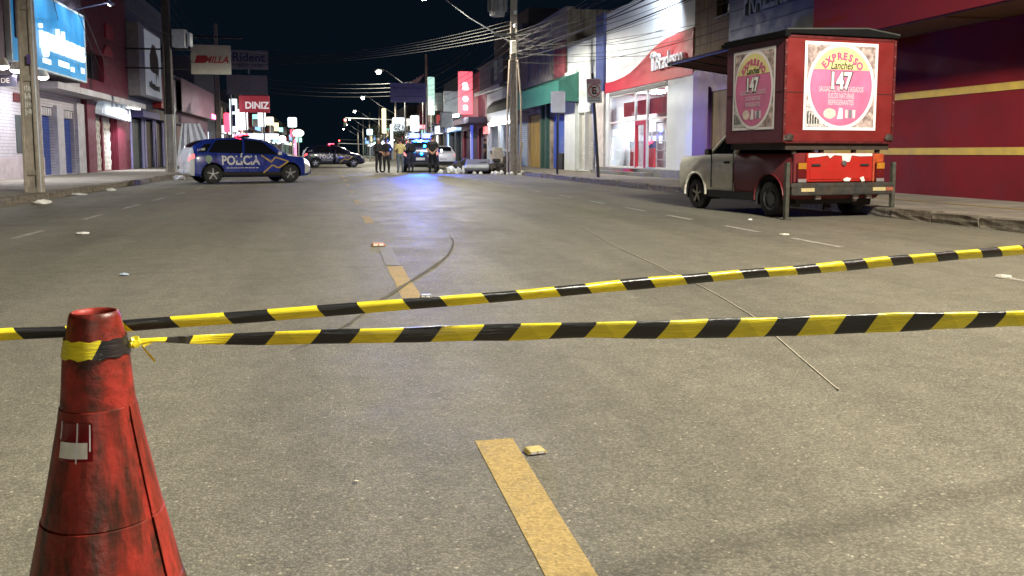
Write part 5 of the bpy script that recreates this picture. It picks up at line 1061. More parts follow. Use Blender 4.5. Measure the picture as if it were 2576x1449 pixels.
for s in (1, -1):
    MB().box(s * .45 - .08, s * .45 + .08, -.022, -.002, .80, .835).build('tailgate_hinge', BLACK, tk, bevel=.008)
    b = MB().box(min(s * .63, s * HB * .985), max(s * .63, s * HB * .985), .0, .06, .55, .99).build('corner_panel', MRN if s < 0 else M('rusty_red_corner', (.4, .05, .02), .5, var=.3, scale=8, dirt=(.5, .14, .02), dirt_amt=.6, dirt_scale=6), tk, bevel=.015)
    tl = MB().box(min(s * .645, s * .80), max(s * .645, s * .80), -.045, -.001, .555, .86).build('tail_lamp', M('dark_red_lens', (.10, .008, .010), .2, var=.1), tk, bevel=.015)
    for z0, z1, m in ((.56, .62, M('smoked_clear_lens', (.22, .2, .2), .2)), (.63, .75, M('dark_red_lens')), (.76, .86, M('dim_amber_lens', (.40, .17, .02), .25))):
        MB().box(min(s * .65, s * .795), max(s * .65, s * .795), -.052, -.0465, z0, z1 - .008).build('lens', m, tl)
BUMP = M('dark_steel_bumper', (.055, .06, .06), .5, metal=.4, var=.3, scale=12, dirt=(.14, .09, .05), dirt_amt=.4, dirt_scale=7)
MB().box(-.93, .93, -.10, -.02, .36, .55).build('bumper', BUMP, tk, bevel=.015); MB().box(-.95, .95, -.105, -.02, .485, .53).build('bumper_rail', BUMP, tk, bevel=.01)
for s in (-1, 1):
    MB().box(s * .66 - .12, s * .66 + .12, -.112, -.103, .42, .475).build('reflector_strip', M('dull_yellow_reflector', (.50, .42, .22), .4, var=.2, scale=40), tk)
    if s > 0: MB().box(.79, .93, -.112, -.103, .42, .475).build('reflector_strip', M('dull_red_reflector', (.3, .1, .06), .4), tk)
    st = MB().box(s * .98 - .03, s * .98 + .03, -.06, 0, .005, .86).build('prop_stand', M('rusty_green_steel', (.075, .075, .06), .7, metal=.3, var=.3, scale=14), tk); MB().box(s * .98 - .06, s * .98 + .06, -.09, .03, .002, .016).build('foot_plate', M('rusty_green_steel'), st)
for x in (-.4, .55, .3): MB().box(x - .05, x + .05, -.02, .02, .30, .36).build('tow_bracket', STEEL, tk)
MB().tube([(.35, .05, .28), (.35, 1.2, .28)], .03, 8).build('exhaust_pipe', STEEL, tk); MB().tube([(-.7, WR, .285), (.7, WR, .285)], .05, 8).build('rear_axle', BLACK, tk)
# kiosk box
KR = M('kiosk_red_paint', (.155, .012, .012), .45, var=.10, scale=3, dirt=(.10, .010, .010), dirt_amt=.55, dirt_scale=2.5); KM = M('kiosk_red_shaded', (.095, .017, .024), .5, var=.12, dirt=(.09, .02, .028), dirt_amt=.5, dirt_scale=3)  # side material: the box red darkened, the flank's shade put into the colour
bx = MB().box(-1.08, .92, -.05, 1.50, 1.15, 2.74).build('kiosk_body', KR, tk, bevel=.02)
MB().box(-1.092, -1.081, -.035, 1.48, 1.17, 2.72).build('kiosk_side_panel', KM, bx); MB().box(-1.097, -1.0925, -.03, 1.47, 1.905, 1.92).build('side_joint', M('dark_gap', (.03, .01, .012), .8), bx)
MB().box(-1.06, .90, -.057, -.0505, 1.895, 1.905).build('rear_joint', M('dark_gap'), bx)
CT = M('kiosk_corner_steel', (.09, .010, .011), .55, metal=.2, var=.3, scale=12)
for x in (-1.075, .905): MB().box(x - .022, x + .022, -.062, -.0505, 1.17, 2.72).build('corner_trim', CT, bx)
for z in (1.165, 2.715): MB().box(-1.05, .88, -.061, -.0505, z - .018, z + .018).build('edge_trim', CT, bx)
RV = M('rivet_steel', (.25, .2, .19), .5, metal=.6)
for i in range(9):
    for x in (-1.075, .905): MB().lathe([(.011, 0), (.008, -.005), (.001, -.006)], 8, (x, -.062, 1.25 + i * .175), 'y').build('rivet', RV, bx)
RF = M('black_roof_sheet', (.005, .005, .0055), .85, var=.3, spec=.1)
MB().prism([(-1.12, 2.75), (.96, 2.75), (.96, 2.79), (.40, 2.87), (-.3, 2.87), (-1.12, 2.80)], 'y', -.09, 1.56).build('kiosk_roof', RF, tk, bevel=.01)
MB().tube([(-1.10, -.09, 2.81), (.35, -.09, 2.875), (.95, -.09, 2.80)], .012, 6).build('roof_trim', M('grey_trim', (.05, .055, .05), .6), tk); MB().box(-1.15, -1.06, -.13, 1.58, 2.70, 2.76).build('eave_rail', RF, tk)
for x in (-1.0, .84): blob('corner_hinge', M('rust_black_steel', (.035, .025, .02), .7), tk, (.16, .06, .11), int(x * 10), .5, 2, (x, -.07, 1.19))
MB().box(-1.0, .9, .0, 1.46, 1.05, 1.15).build('kiosk_frame', M('rust_black_steel'), tk)
for x in (-.8, -.3, .3, .75): MB().box(x - .03, x + .03, .05, .1, .98, 1.06).build('mount_block', M('rust_black_steel'), tk)
def poster(name, cx_, cz, w, h, tf, dim=1.0):
    """printed kiosk poster: layers a couple of millimetres apart; tf maps (u, v, out) to kiosk space"""
    P = lambda pts, d: [tf(a, c, d) for a, c in pts]
    root = MB().add(P([(-w, -h), (w, -h), (w, h), (-w, h)], .003) , [(0, 1, 2, 3)]).build(name, M('poster_white', (.74, .70, .71), .5, var=.08, scale=12), bx, fixn=False)
    def lay(nm, pts, d, m): return MB().add(P(pts, d), [list(range(len(pts)))]).build(nm, m, root, fixn=False)
    art = M('poster_corner_art', (.42, .33, .31), .6, var=.75, scale=11, dirt=(.10, .06, .06), dirt_amt=.8, dirt_scale=9)
    lay('corner_art', [(-w * .93, -h * .93), (w * .93, -h * .93), (w * .93, h * .93), (-w * .93, h * .93)], .0045, art)
    lay('lower_art', [(-w * .92, -h * .92), (-w * .35, -h * .92), (-w * .7, -h * .55), (-w * .92, -h * .3)], .0055, M('poster_grey_art', (.5, .48, .48), .6, var=.6, scale=30))
    lay('white_ring', [(w * .93 * math.cos(R(a)), h * .98 * math.sin(R(a))) for a in range(0, 360, 8)], .0075, M('poster_ring', (.75, .70, .70), .5, var=.06))
    lay('pink_disc', [(w * .85 * math.cos(R(a)), h * .90 * math.sin(R(a))) for a in range(0, 360, 8)], .0095, M('poster_pink', (.56, .15, .29), .5, var=.14, scale=5))
    lay('yellow_cap', [(w * .85 * math.cos(R(a)), h * .90 * math.sin(R(a))) for a in range(25, 156, 5)], .0115, M('poster_yellow', (.68, .60, .26), .5, var=.06))
    def word(nm, body, size, u, v, m, d=.0135, width=None, off=0., shear=0., rot=0.):
        vs, fs = text_mesh(body, size, extrude=0, offset=off, width=width, shear=shear); c, s = math.cos(rot), math.sin(rot)
        return MB().add([tf(u + (p.x * c - p.y * s), v + (p.x * s + p.y * c), d) for p in vs], fs).build(nm, m, root, fixn=False)
    for i, ch in enumerate('EXPRESSO'):
        a = R(136 - 92 * i / 7); word('arc_letter', ch, .135 * w / .6, w * .66 * math.cos(a), h * .68 * math.sin(a), M('poster_pink_letter', (.50, .08, .20), .5, var=0), off=.008, rot=a - R(90))
    word('script_word', 'Lanches', .15 * w / .6, 0, h * .47, M('poster_black', (.03, .035, .03), .5, var=0), width=w * .62, shear=.3, off=.003)
    word('number_shadow', '147', .31 * w / .6, w * .012, h * .105, M('poster_black'), width=w * .62, off=.026); word('number', '147', .31 * w / .6, 0, h * .112, M('poster_number_white', (.75, .74, .73), .5, var=.05), d=.0155, width=w * .56, off=.012)
    LT = M('poster_pale_print', (.66, .48, .55), .5, var=0)
    word('menu_line', 'SALGADOS, FRITOS E ASSADOS', .1 * w / .6, 0, -h * .07, LT, width=w * 1.22, off=.002); word('menu_line', 'SUCOS NATURAIS', .1 * w / .6, 0, -h * .22, LT, width=w * .72, off=.002); word('menu_line', 'REFRIGERANTES', .1 * w / .6, 0, -h * .37, LT, width=w * .70, off=.002)
    fd = M('poster_food', (.66, .56, .48), .5, var=.3, scale=25)
    lay('food_print', [(-w * .30 + w * .17 * math.cos(R(a)), -h * .62 + h * .12 * math.sin(R(a))) for a in range(0, 360, 20)], .012, fd); lay('food_print', [(-w * .10, -h * .74), (w * .06, -h * .74), (w * .05, -h * .50), (-w * .04, -h * .48), (-w * .06, -h * .6)], .0125, M('poster_number_white'))
    for k in range(3): lay('cup_print', [(w * (.13 + k * .1), -h * .72), (w * (.20 + k * .1), -h * .72), (w * (.21 + k * .1), -h * .53), (w * (.12 + k * .1), -h * .53)], .0125, M('poster_cup_%d' % (k % 2), ((.6, .58, .6), (.2, .2, .24))[k % 2], .5))
    for k in range(5): lay('bottle_print', [(-w * (.90 - k * .07), -h * .86), (-w * (.86 - k * .07), -h * .86), (-w * (.86 - k * .07), -h * (.58 - .0 * k + .04 * k)), (-w * (.90 - k * .07), -h * (.58 + .04 * k))], .0065, M('poster_black'))
poster('rear_poster', 0, 0, .665, .655, lambda u, v, d: (-.085 + u, -.058 - d, 2.00 + v))
poster('side_poster', 0, 0, .56, .62, lambda u, v, d: (-1.098 - d, .72 - u, 1.98 + v))
# ================================================================== PEOPLE
def person(label, loc, rz, shirt, trousers, arms='down', hair='cap', sleeves='short', h=1.72, lean=0., stride=0., capm=None):
    t = thing('person', label, 'person', loc, rz)
    k = h / 1.75; J = {}; E_ = []
    J['pelvis'] = ((0, 0, .95), (.150, .115)); J['waist'] = ((0, lean * .3, 1.10), (.145, .105)); J['chest'] = ((0, lean * .7, 1.33), (.175, .120)); J['collar'] = ((0, lean * .9, 1.46), (.10, .085)); J['neck'] = ((0, lean + .012, 1.54), (.055, .058)); J['jaw'] = ((0, lean + .035, 1.60), (.068, .080)); J['head'] = ((0, lean + .02, 1.67), (.082, .098)); J['crown'] = ((0, lean + .01, 1.73), (.06, .075))
    E_ += [('pelvis', 'waist', 1), ('waist', 'chest', 0), ('chest', 'collar', 0), ('collar', 'neck', 2), ('neck', 'jaw', 2), ('jaw', 'head', 2), ('head', 'crown', 2)]
    for s, n in ((1, 'l'), (-1, 'r')):
        st = stride * s
        el, wr = {'down': ((s * .265, -.02, 1.16), (s * .27, .05, .93)), 'front': ((s * .27, -.02, 1.17), (s * .07, .2, 1.08)), 'back': ((s * .27, -.06, 1.17), (s * .08, -.17, 1.0)), 'hip': ((s * .30, -.05, 1.18), (s * .19, .08, 1.02))}[arms]
        el = (el[0], el[1] + lean * .7, el[2]); wr = (wr[0], wr[1] + lean * .5, wr[2])
        d = (Vector(wr) - Vector(el)).normalized(); hd_ = Vector(wr) + d * .09; ft = Vector(wr) + d * .165
        J['sho' + n] = ((s * .185, lean * .85, 1.43), (.075, .07)); J['elb' + n] = (el, (.048, .05)); J['wri' + n] = (wr, (.030, .033)); J['hand' + n] = (tuple(hd_), (.030, .042)); J['fin' + n] = (tuple(ft), (.018, .030))
        J['hip' + n] = ((s * .095, 0, .88), (.095, .10)); J['knee' + n] = ((s * .115, .02 + st * .5, .50), (.062, .066)); J['calf' + n] = ((s * .118, -.02 + st * .65, .36), (.058, .062)); J['ank' + n] = ((s * .12, -.01 + st, .09), (.042, .046)); J['toe' + n] = ((s * .14, .16 + st, .045), (.045, .035))
        E_ += [('chest', 'sho' + n, 0), ('sho' + n, 'elb' + n, 0), ('elb' + n, 'wri' + n, 0 if sleeves == 'long' else 2), ('wri' + n, 'hand' + n, 2), ('hand' + n, 'fin' + n, 2), ('pelvis', 'hip' + n, 1), ('hip' + n, 'knee' + n, 1), ('knee' + n, 'calf' + n, 1), ('calf' + n, 'ank' + n, 1), ('ank' + n, 'toe' + n, 3)]
    names = list(J); me = bpy.data.meshes.new('figure'); me.from_pydata([tuple(q * k for q in J[n][0]) for n in names], [(names.index(a), names.index(b)) for a, b, _ in E_], [])
    o = bpy.data.objects.new('figure', me); COL.objects.link(o); o.modifiers.new('skin', 'SKIN').use_smooth_shade = True
    for i, n in enumerate(names): me.skin_vertices[0].data[i].radius = tuple(r * k * (1.12 if n not in ('head', 'jaw', 'crown') and 'fin' not in n else 1) for r in J[n][1]); me.skin_vertices[0].data[i].use_root = (n == 'pelvis')
    o.modifiers.new('sub', 'SUBSURF').levels = 2; o.modifiers['sub'].render_levels = 2
    dg = bpy.context.evaluated_depsgraph_get(); m2 = bpy.data.meshes.new_from_object(o.evaluated_get(dg)); bpy.data.objects.remove(o); m2.name = 'figure'
    for m in (shirt, trousers, M('skin_tone', (.30, .16, .10), .55, var=.08), M('black_shoe', (.015, .014, .014), .5)): m2.materials.append(m)
    segs = [(Vector(J[a][0]) * k, Vector(J[b][0]) * k, q) for a, b, q in E_]
    for p in m2.polygons:
        c = p.center; best = 9; w = 0
        for a, b, q in segs:
            ab = b - a; tt = max(0, min(1, (c - a).dot(ab) / ab.length_squared)); dd = (a + ab * tt - c).length
            if dd < best: best = dd; w = q
        if w == 1 and c.z > 1.0 * k: w = 0
        if w == 2 and c.z < 1.49 * k and abs(c.x) < .12 and c.z > 1.3: w = 0
        p.material_index = w; p.use_smooth = True
    link('body', m2, t)
    hx = Vector((0, lean + .012, 1.70)) * k
    if hair == 'cap':
        cp = MB().lathe([(.098, -.01), (.1, .03), (.085, .065), (.001, .078)], 18).build('cap', capm or M('navy_cap', (.012, .014, .03), .7), t, smooth=50); cp.location = hx
        MB().prism([(-.07, .07), (.07, .07), (.055, .17), (-.055, .17)], 'z', -.012, .0).build('peak', capm or M('navy_cap'), cp)
    else:
        MB().lathe([(.088, -.05), (.099, 0), (.09, .045), (.05, .075), (.001, .082)], 18).build('hair', M(hair, {'dark_hair': (.012, .009, .007), 'grey_hair': (.35, .33, .32)}[hair], .7), t, smooth=50).location = hx + Vector((0, -.012, 0))
    MB().obox(Vector((0, lean + .125, 1.635)) * k, (.022, .03, .035)).build('nose', M('skin_tone'), t)
    for s in (1, -1): MB().obox(Vector((s * .03, lean + .108, 1.665)) * k, (.018, .012, .008)).build('eye', M('eye_dark', (.02, .015, .012), .3), t); MB().obox(Vector((s * .088, lean + .02, 1.64)) * k, (.014, .035, .05)).build('ear', M('skin_tone'), t)
    return t
NV = M('navy_uniform_cloth', (.014, .016, .035), .8, var=.25, scale=12); BK = M('black_uniform_cloth', (.012, .012, .015), .8, var=.25, scale=12); YS = M('pale_yellow_shirt', (.46, .38, .17), .8, var=.15, scale=9); JN = M('faded_jeans', (.10, .13, .17), .8, var=.2, scale=9)
def vest(t): MB().obox((0, -.015, 1.28), (.36, .29, .42)).build('body_armour', M('black_armour', (.010, .010, .012), .7), t, bevel=.06, seg=2)
t = person('officer in dark uniform with arms folded at the left of the group', (2.42, 44.6, 0), R(-150), BK, BK, 'front', 'grey_hair', 'long'); vest(t)
t = person('officer in dark uniform standing close behind another at the group left', (2.86, 45.2, 0), R(160), NV, BK, 'hip', 'cap', 'long'); vest(t)
person('person in pale yellow shirt and jeans seen from behind', (3.50, 44.4, 0), R(10), YS, JN, 'front', 'dark_hair', 'short', 1.70)
t = person('officer in navy uniform between the yellow shirt and the blue lights', (4.05, 44.8, 0), R(35), NV, NV, 'hip', 'cap', 'long'); vest(t)
t = person('tall officer in black with hands behind back beside the white sedan', (4.80, 41.6, 0), R(-8), BK, BK, 'back', 'cap', 'short', 1.82); vest(t)
t = person('officer in short sleeves walking along the right shop fronts', (10.1, 57.2, .14), R(75), BK, BK, 'down', 'dark_hair', 'short', 1.75, .02, .12)

# ================================================================== RUBBISH HEAP ROUND THE TRANSFORMER POLE
BAG = M('white_bag_film', (.80, .82, .80), .35, var=.08, emis=None); CARD = M('grey_cardboard', (.13, .13, .18), .8, var=.15); RUB = M('dark_rubbish', (.035, .03, .026), .8, var=.5, scale=8)
bags = [(5.35, 43.0, .34, .30), (5.75, 42.2, .55, .55), (6.05, 41.9, .42, .46), (6.75, 41.2, .24, .20), (7.0, 40.9, .22, .18), (7.35, 39.7, .22, .22), (7.55, 39.4, .26, .2), (7.75, 39.6, .30, .30), (7.95, 39.2, .2, .16), (8.1, 39.0, .24, .24), (7.6, 40.3, .26, .24), (8.55, 38.8, .24, .26), (8.75, 39.1, .18, .2), (8.35, 38.6, .2, .14), (6.45, 42.6, .3, .55)]
wh = ['small white bag at the near-left end of the heap', 'biggest white bag hanging limp at the left of the heap', 'tall white bag leaning on the dark heap', 'small white scrap before the grey board', 'second small white scrap before the grey board', 'leftmost of the white bags before the pole', 'small low white bag before the pole', 'round bright white bag before the pole', 'flat white scrap before the pole', 'upright white bag close to the pole', 'white bag behind those before the pole', 'white bag touching the right side of the pole', 'little white bag on the kerb right of the pole', 'flat white scrap at the pole foot', 'tall thin white bag above the dark heap']
for i, ((x, y, s, h), lb) in enumerate(zip(bags, wh)): tag(blob('rubbish_bag', BAG, None, (s * .72, s * .6, h * .72), i + 40, .55, 3, (x, y, .005), smooth=40), lb, 'rubbish bag', 'white rubbish bags')
for i, (x, y, sx_, sy_, h, lb) in enumerate([(6.5, 43.1, 1.1, .9, .75, 'low dark heap of rubbish behind the big white bags'), (7.6, 42.0, 1.3, 1.0, .6, 'dark heap of rubbish below the grey board'), (8.35, 41.0, .9, .8, .85, 'dark heap of rubbish behind the pole')]): tag(blob('rubbish_heap', RUB, None, (sx_, sy_, h), i + 70, .6, 3, (x, y, .0)), lb, 'rubbish heap')
t = thing('discarded_mattress', 'bluish grey mattress slab lying on the rubbish heap', 'mattress', (7.0, 41.9, .3), R(-12)); MB().obox((0, 0, .12), (1.15, 1.6, .2), (R(14), 0, 0)).build('slab', CARD, t, bevel=.04, seg=2); MB().obox((0, -.55, .02), (1.17, .5, .16), (R(14), 0, 0)).build('pale_edge', M('pale_foam', (.32, .34, .36), .8), t, bevel=.04)
t = thing('discarded_chair', 'broken pale armchair on the heap beside the walking officer', 'chair', (8.3, 42.4, .05), R(25)); CH = M('pale_worn_vinyl', (.38, .34, .30), .6, var=.35, scale=5)
MB().obox((0, 0, .42), (.62, .6, .2)).build('seat', CH, t, bevel=.05, seg=2); MB().obox((0, .28, .85), (.62, .16, .75), (R(-12), 0, R(8))).build('backrest', CH, t, bevel=.05, seg=2)
for s in (1, -1): MB().obox((s * .34, -.02, .6), (.12, .55, .16)).build('armrest', RUB, t, bevel=.03); MB().obox((s * .26, -.2, .16), (.06, .06, .32)).build('leg', RUB, t); MB().obox((s * .26, .2, .16), (.06, .06, .32)).build('leg', RUB, t)
t = thing('rubbish_bin', 'dark upright bin behind the broken armchair', 'bin', (9.0, 43.3, .14)); MB().lathe([(.001, 0), (.26, 0), (.32, .85), (.35, .86), (.35, .9), (.30, .9), (.26, .1), (.001, .08)], 20).build('drum', M('dark_bin_plastic', (.05, .045, .04), .6), t, smooth=40); blob('bin_contents', RUB, t, (.5, .5, .2), 5, .5, 2, (0, 0, .8))
t = thing('wooden_table', 'pale wooden table frame standing left of the pole', 'table', (8.9, 45.2, .14)); WD = M('pale_raw_wood', (.42, .36, .30), .7, var=.2, streak=True)
for x in (-.55, .55):
    for y in (-.3, .3): MB().box(x - .05, x + .05, y - .04, y + .04, 0, .98).build('leg', WD, t)
MB().box(-.65, .65, -.4, .4, .98, 1.06).build('table_top', M('pale_table_top', (.6, .62, .65), .5), t); MB().box(-.6, .6, -.36, .36, .1, .5).build('lower_shelf', M('pale_table_top'), t)
for i, (x, y, rz, lb) in enumerate([(8.75, 40.2, .1, 'wooden plank leaning beside the pole'), (8.95, 41.2, -.1, 'second wooden plank leaning behind the pole')]): tag(MB().obox((0, 0, .75), (.12, .04, 1.5), (R(6), R(4 + 5 * i), rz)).build('wooden_plank', WD, None), lb, 'plank').location = (x, y, .0)
t = thing('hanging_tarpaulin', 'white tarpaulin draped beside the half-white pole', 'tarpaulin', (-8.0, 55, .14))
b = MB(); vs = []; n, m = 18, 10
for i in range(n + 1):
    for j in range(m + 1):
        v = j / m; wd = .5 + .75 * (1 - v); a = (i / n - .5) * 2 * wd; vs.append((a + .35 * (1 - v), .18 * math.sin(i * 1.5) * (1 - v * .6), .1 + 2.5 * v))
b.add(vs, [(i * (m + 1) + j, (i + 1) * (m + 1) + j, (i + 1) * (m + 1) + j + 1, i * (m + 1) + j + 1) for i in range(n) for j in range(m)]).build('sheet', M('white_tarpaulin_sheet', (.62, .66, .74), .6, var=.1), t, smooth=60, fixn=False)
MB().tube([(-.3, .02, 0), (-.1, .02, 2.6)], .03, 8).build('prop_pole', STEEL, t)

# ================================================================== THE FAR STREET
random.seed(17)
GLOW = [('white', (.88, .95, 1), 2.2), ('teal', (.35, .95, .85), 1.7), ('red', (1, .08, .10), 1.7), ('warm', (1, .80, .45), 1.8), ('blue', (.25, .5, 1), 1.6), ('pink', (1, .25, .4), 1.4)]
WC = [('brown', (.13, .10, .085)), ('grey', (.13, .13, .14)), ('maroon', (.14, .05, .06)), ('cream', (.24, .21, .17)), ('slate', (.08, .09, .11)), ('tan', (.2, .15, .11)), ('green', (.08, .11, .09))]
def far_block(side, y0, y1, h, wi, gi, setback=0.):
    X = (-10.5 - setback) if side < 0 else (12 + setback); sg_ = 1 if side < 0 else -1; wn_, wc_ = WC[wi]; gn, gc, gs = GLOW[gi]
    nb = max(1, int((y1 - y0) / 4)); ops = []
    for i in range(nb):
        a = y0 + (y1 - y0) * (i + .12) / nb; c = y0 + (y1 - y0) * (i + .88) / nb; ops.append((a, c, .14, 3.0))
        if h > 6: ops.append((a + .4, c - .4, 4.6, 5.9))
    t = building('far_shop_block', 'far %s shop block with %s lights on the %s side of the road' % (wn_, gn, 'left' if side < 0 else 'right'), X, sg_, y0, y1, h, M('far_wall_' + wn_, wc_, .8, var=.2, dirt=tuple(q * .4 for q in wc_), dirt_amt=.5, streak=True), ops=ops)
    for i, (a, c, e, g) in enumerate(ops):
        lit = random.random() < .5
        xx = X - sg_ * .24
        panel('shop_window' if e < 1 else 'window', (E('far_glow_%s' % gn, gc, gs) if lit and e < 1 else (E('far_dim', (1, .8, .55), .35) if lit and random.random() < .4 else M('dark_glass'))), t, min(xx, xx - .03 * sg_), max(xx, xx - .03 * sg_), a, c, e, g)
        if e < 1: panel('shop_fascia', E('fascia_%s' % gn, gc, gs * .55) if random.random() < .55 else M('far_fascia_%d' % (i % 3), ((.3, .08, .09), (.12, .14, .3), (.35, .34, .32))[i % 3], .6), t, min(X, X + sg_ * .5), max(X, X + sg_ * .5) - .001, a, c, 3.1, 3.9)
    for i in range(2):
        y = y0 + (y1 - y0) * random.uniform(.15, .9); w = random.uniform(.5, 1.1); z = random.uniform(3.6, 5.2); c = GLOW[random.choice((0, 0, 1, 2, 3, 4))]
        x = X + sg_ * random.uniform(.9, 1.8); o = MB().box(x - w / 2, x + w / 2, y, y + .2, z, z + random.uniform(.6, 1.9)).build('projecting_sign', E('sign_%s' % c[0], c[1], c[2] * .9), t, world=True); MB().tube([(X, y + .1, z + .3), (x, y + .1, z + .3)], .04, 6).build('sign_bracket', DARKM, o).matrix_parent_inverse = Matrix.Identity(4)
    for i in range(2):
        y = random.uniform(y0, y1); x = X + sg_ * .7; MB().lathe([(.001, .12), (.14, .05), (.16, -.05), (.001, -.12)], 12, (x, y, 3.0 + random.uniform(-.2, .5))).build('shop_lamp', E('far_bulb', (.95, 1, .97), 14), t, world=True, smooth=60)
    panel('canopy', M('far_canopy', (.10, .09, .10), .8), t, min(X, X + sg_ * 1.4) + (.002 if side < 0 else 0), max(X, X + sg_ * 1.4) - (.002 if side > 0 else 0), y0 + .2, y1 - .2, 3.95, 4.1)
    return t
yl = 96.2; seq = [(14, 6.5, 0, 0), (16, 8.5, 1, 2), (15, 5.5, 2, 3), (20, 9, 3, 0), (22, 6, 4, 1), (28, 8, 5, 4), (30, 7, 6, 0), (45, 9, 1, 3)]
for w, h, wi, gi in seq: far_block(-1, yl, yl + w - .1, h, wi, gi, random.choice((0, .2, .5))); yl += w
yr = 80.2; seq = [(13, 8.2, 4, 4), (14, 6.0, 0, 0), (15, 7.5, 2, 1), (16, 6.5, 3, 0), (20, 8.5, 1, 2), (22, 7, 5, 3), (28, 9, 6, 0), (32, 6.5, 0, 1), (45, 9, 4, 0)]
for w, h, wi, gi in seq: far_block(1, yr, yr + w - .1, h, wi, gi, random.choice((0, .3))); yr += w
t = building('street_end_building', 'low dark block closing the far end of the road', 40, -1, 420, 440, 7, M('far_wall_grey', (.13, .13, .14), .8), back=80)
def post_sign(label, x, y, z, w, h, mat, oval=False, post2=None):
    t = thing('post_sign', label, 'sign', (x, y, .0)); MB().tube([(0, 0, 0), (0, 0, z)], .07, 8).build('post', STEEL, t)
    if oval: MB().prism([(w / 2 * math.cos(R(a)), z + h / 2 + h / 2 * math.sin(R(a))) for a in range(0, 360, 15)], 'y', -.1, .1).build('light_box', mat, t)
    else: MB().box(-w / 2, w / 2, -.12, .12, z, z + h).build('light_box', mat, t, bevel=.12, seg=3)
    return t
post_sign('square white light box on a post above the second police car', -3.6, 92, 3.6, .9, 1.0, E('white_box_glow', (.82, .93, 1), 1.7)); o = post_sign('oval white and pink light box on twin legs', -2.9, 88, 2.55, 1.1, .75, E('warm_white_glow', (1, .93, .88), 1.5), True)
post_sign('slim pink lit pillar sign beside the second police car', -2.85, 78, .6, .22, 1.6, E('sign_pink2', (1, .15, .3), 2.2)); post_sign('upright pale light box near the red board', -6.0, 84, 3.4, .7, 1.6, E('fascia_white2', (.8, .9, 1), 1.4)); post_sign('small round white lamp sign in the left distance', -5.0, 100, 2.2, .7, .7, E('far_bulb', (.95, 1, .97), 14), True)
post_sign('tall pale green lit pillar on the right beyond the billboard', 9.6, 84, 4.6, .7, 3.6, E('sign_teal2', (.6, 1, .85), .8)); post_sign('white lit panel low on the right behind the people', 5.6, 86, 1.3, .9, .7, E('white_box_glow', (.82, .93, 1), 1.7)); post_sign('tall white tube sign behind the people', 6.4, 92, 1.6, .26, 2.4, E('white_box_glow'if False else 'white_box_glow', (.82, .93, 1), 1.7))
post_sign('yellowish lit banner sign under the billboard', 6.1, 100, 3.2, .5, 2.8, E('sign_warm2', (1, .85, .5), 1.3)); post_sign('bright white lit board under the billboard', 7.6, 98, 3.4, 1.4, 1.5, E('white_box_glow', (.82, .93, 1), 1.7)); post_sign('second white lit board under the billboard, right of the first', 8.6, 90, 3.2, .9, 1.6, E('white_box_glow', (.82, .93, 1), 1.7))
post_sign('red lit sign high on the right beyond the people', 9.3, 88, 3.4, .9, .4, E('sign_red2', (1, .05, .12), 2.2)); post_sign('small teal lit panel on the right distance', 5.4, 120, 3.4, .8, .8, E('sign_teal3', (.4, .85, 1), 1.4)); post_sign('grey notice board on a post beside the blue lights', 8.7, 66, 2.9, 1.0, 1.2, M('pale_notice', (.4, .42, .42), .6))
post_sign('glaring white light box above the left police car roof', -7.2, 76, 2.9, 1.3, 1.7, E('glare_white', (.95, .98, 1), 2.6)); post_sign('narrow red lit sign left of the glaring light box', -8.2, 76, 2.7, .5, 1.6, E('sign_red2', (1, .05, .12), 2.2)); post_sign('wide pale shop fascia glowing just above the left police car', -6.2, 82, 2.2, 3.6, .55, E('pale_fascia_glow', (.7, .82, 1), 1.1))
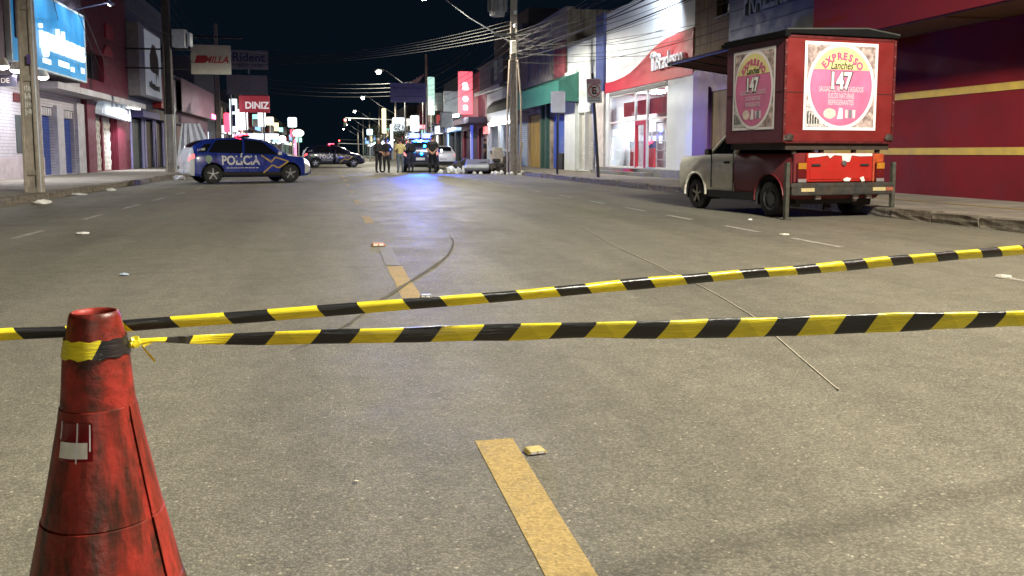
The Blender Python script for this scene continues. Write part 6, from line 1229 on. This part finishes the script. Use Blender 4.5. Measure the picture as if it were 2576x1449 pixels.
post_sign('round white lamp high above the glaring light box', -6.6, 75, 5.0, .45, .4, E('far_bulb', (.95, 1, .97), 14), True); post_sign('yellowish lit sign right of the glaring light box', -5.4, 86, 3.6, .7, .8, E('sign_warm2', (1, .85, .5), 1.3)); post_sign('green lit sign low down the left side of the road', -3.9, 118, 2.4, .9, .6, E('sign_green2', (.2, 1, .6), 1.3)); post_sign('small red lit sign low down the left side of the road', -4.2, 108, 2.9, .6, .9, E('sign_red2', (1, .05, .12), 2.2))
# far street trees on the right kerb
def tree(label, x, y, h, seed):
    random.seed(seed); t = thing('street_tree', label, 'tree', (x, y, .1)); BARK = M('dark_bark', (.08, .06, .045), .9, var=.3); LF = M('night_leaves', (.045, .06, .03), .7, var=.4, scale=3)
    tr = MB(); tr.tube([(0, 0, 0), (.05, 0, h * .3), (-.05, .05, h * .55), (.08, 0, h * .8)], [.14, .11, .08, .03], 8); ends = []
    for i in range(9):
        a = random.uniform(0, 6.28); z = h * random.uniform(.32, .6); L_ = h * random.uniform(.18, .34); e = (math.cos(a) * L_, math.sin(a) * L_, z + L_ * random.uniform(.5, 1)); tr.tube([(0, 0, z), (e[0] * .5, e[1] * .5, z + (e[2] - z) * .6), e], [.05, .035, .012], 5); ends.append(e)
    tr.build('trunk', BARK, t, smooth=50); b = MB()
    for i in range(1400):
        e = random.choice(ends); p = Vector(e) + Vector((random.gauss(0, .42), random.gauss(0, .42), random.gauss(0, .34))); u = Vector((random.gauss(0, 1), random.gauss(0, 1), random.gauss(0, 1))).normalized(); v = u.orthogonal().normalized(); s = random.uniform(.05, .10)
        b.add([p - u * s, p + v * s * .5, p + u * s, p - v * s * .5], [(0, 1, 2, 3)])
    b.build('crown', LF, t, fixn=False)
for i, (x, y, h) in enumerate([(8.0, 96, 4.6), (7.4, 108, 5.2), (7.9, 126, 5.4), (7.4, 142, 5.8)]): tree(['small street tree on the right just beyond the lit boards', 'second street tree down the right kerb', 'third street tree down the right kerb', 'fourth street tree down the right kerb'][i], x, y, h, i + 3)
# iron rods and slats standing on the tall block above the billboard
t = thing('roof_frame', 'slanting frame of pale slats on the roof above the billboard', 'frame', (7.6, 79, 6.0))
for i in range(5): MB().obox((-.9 + i * .28, 0, .6 + i * .16), (.12, .06, 1.9), (0, R(38), 0)).build('slat', M('pale_pink_slat', (.45, .38, .40), .6), t)
for x in (-.9, .7): MB().tube([(x, .1, -5.9), (x, .1, 1.0)], .05, 6).build('post', STEEL, t)
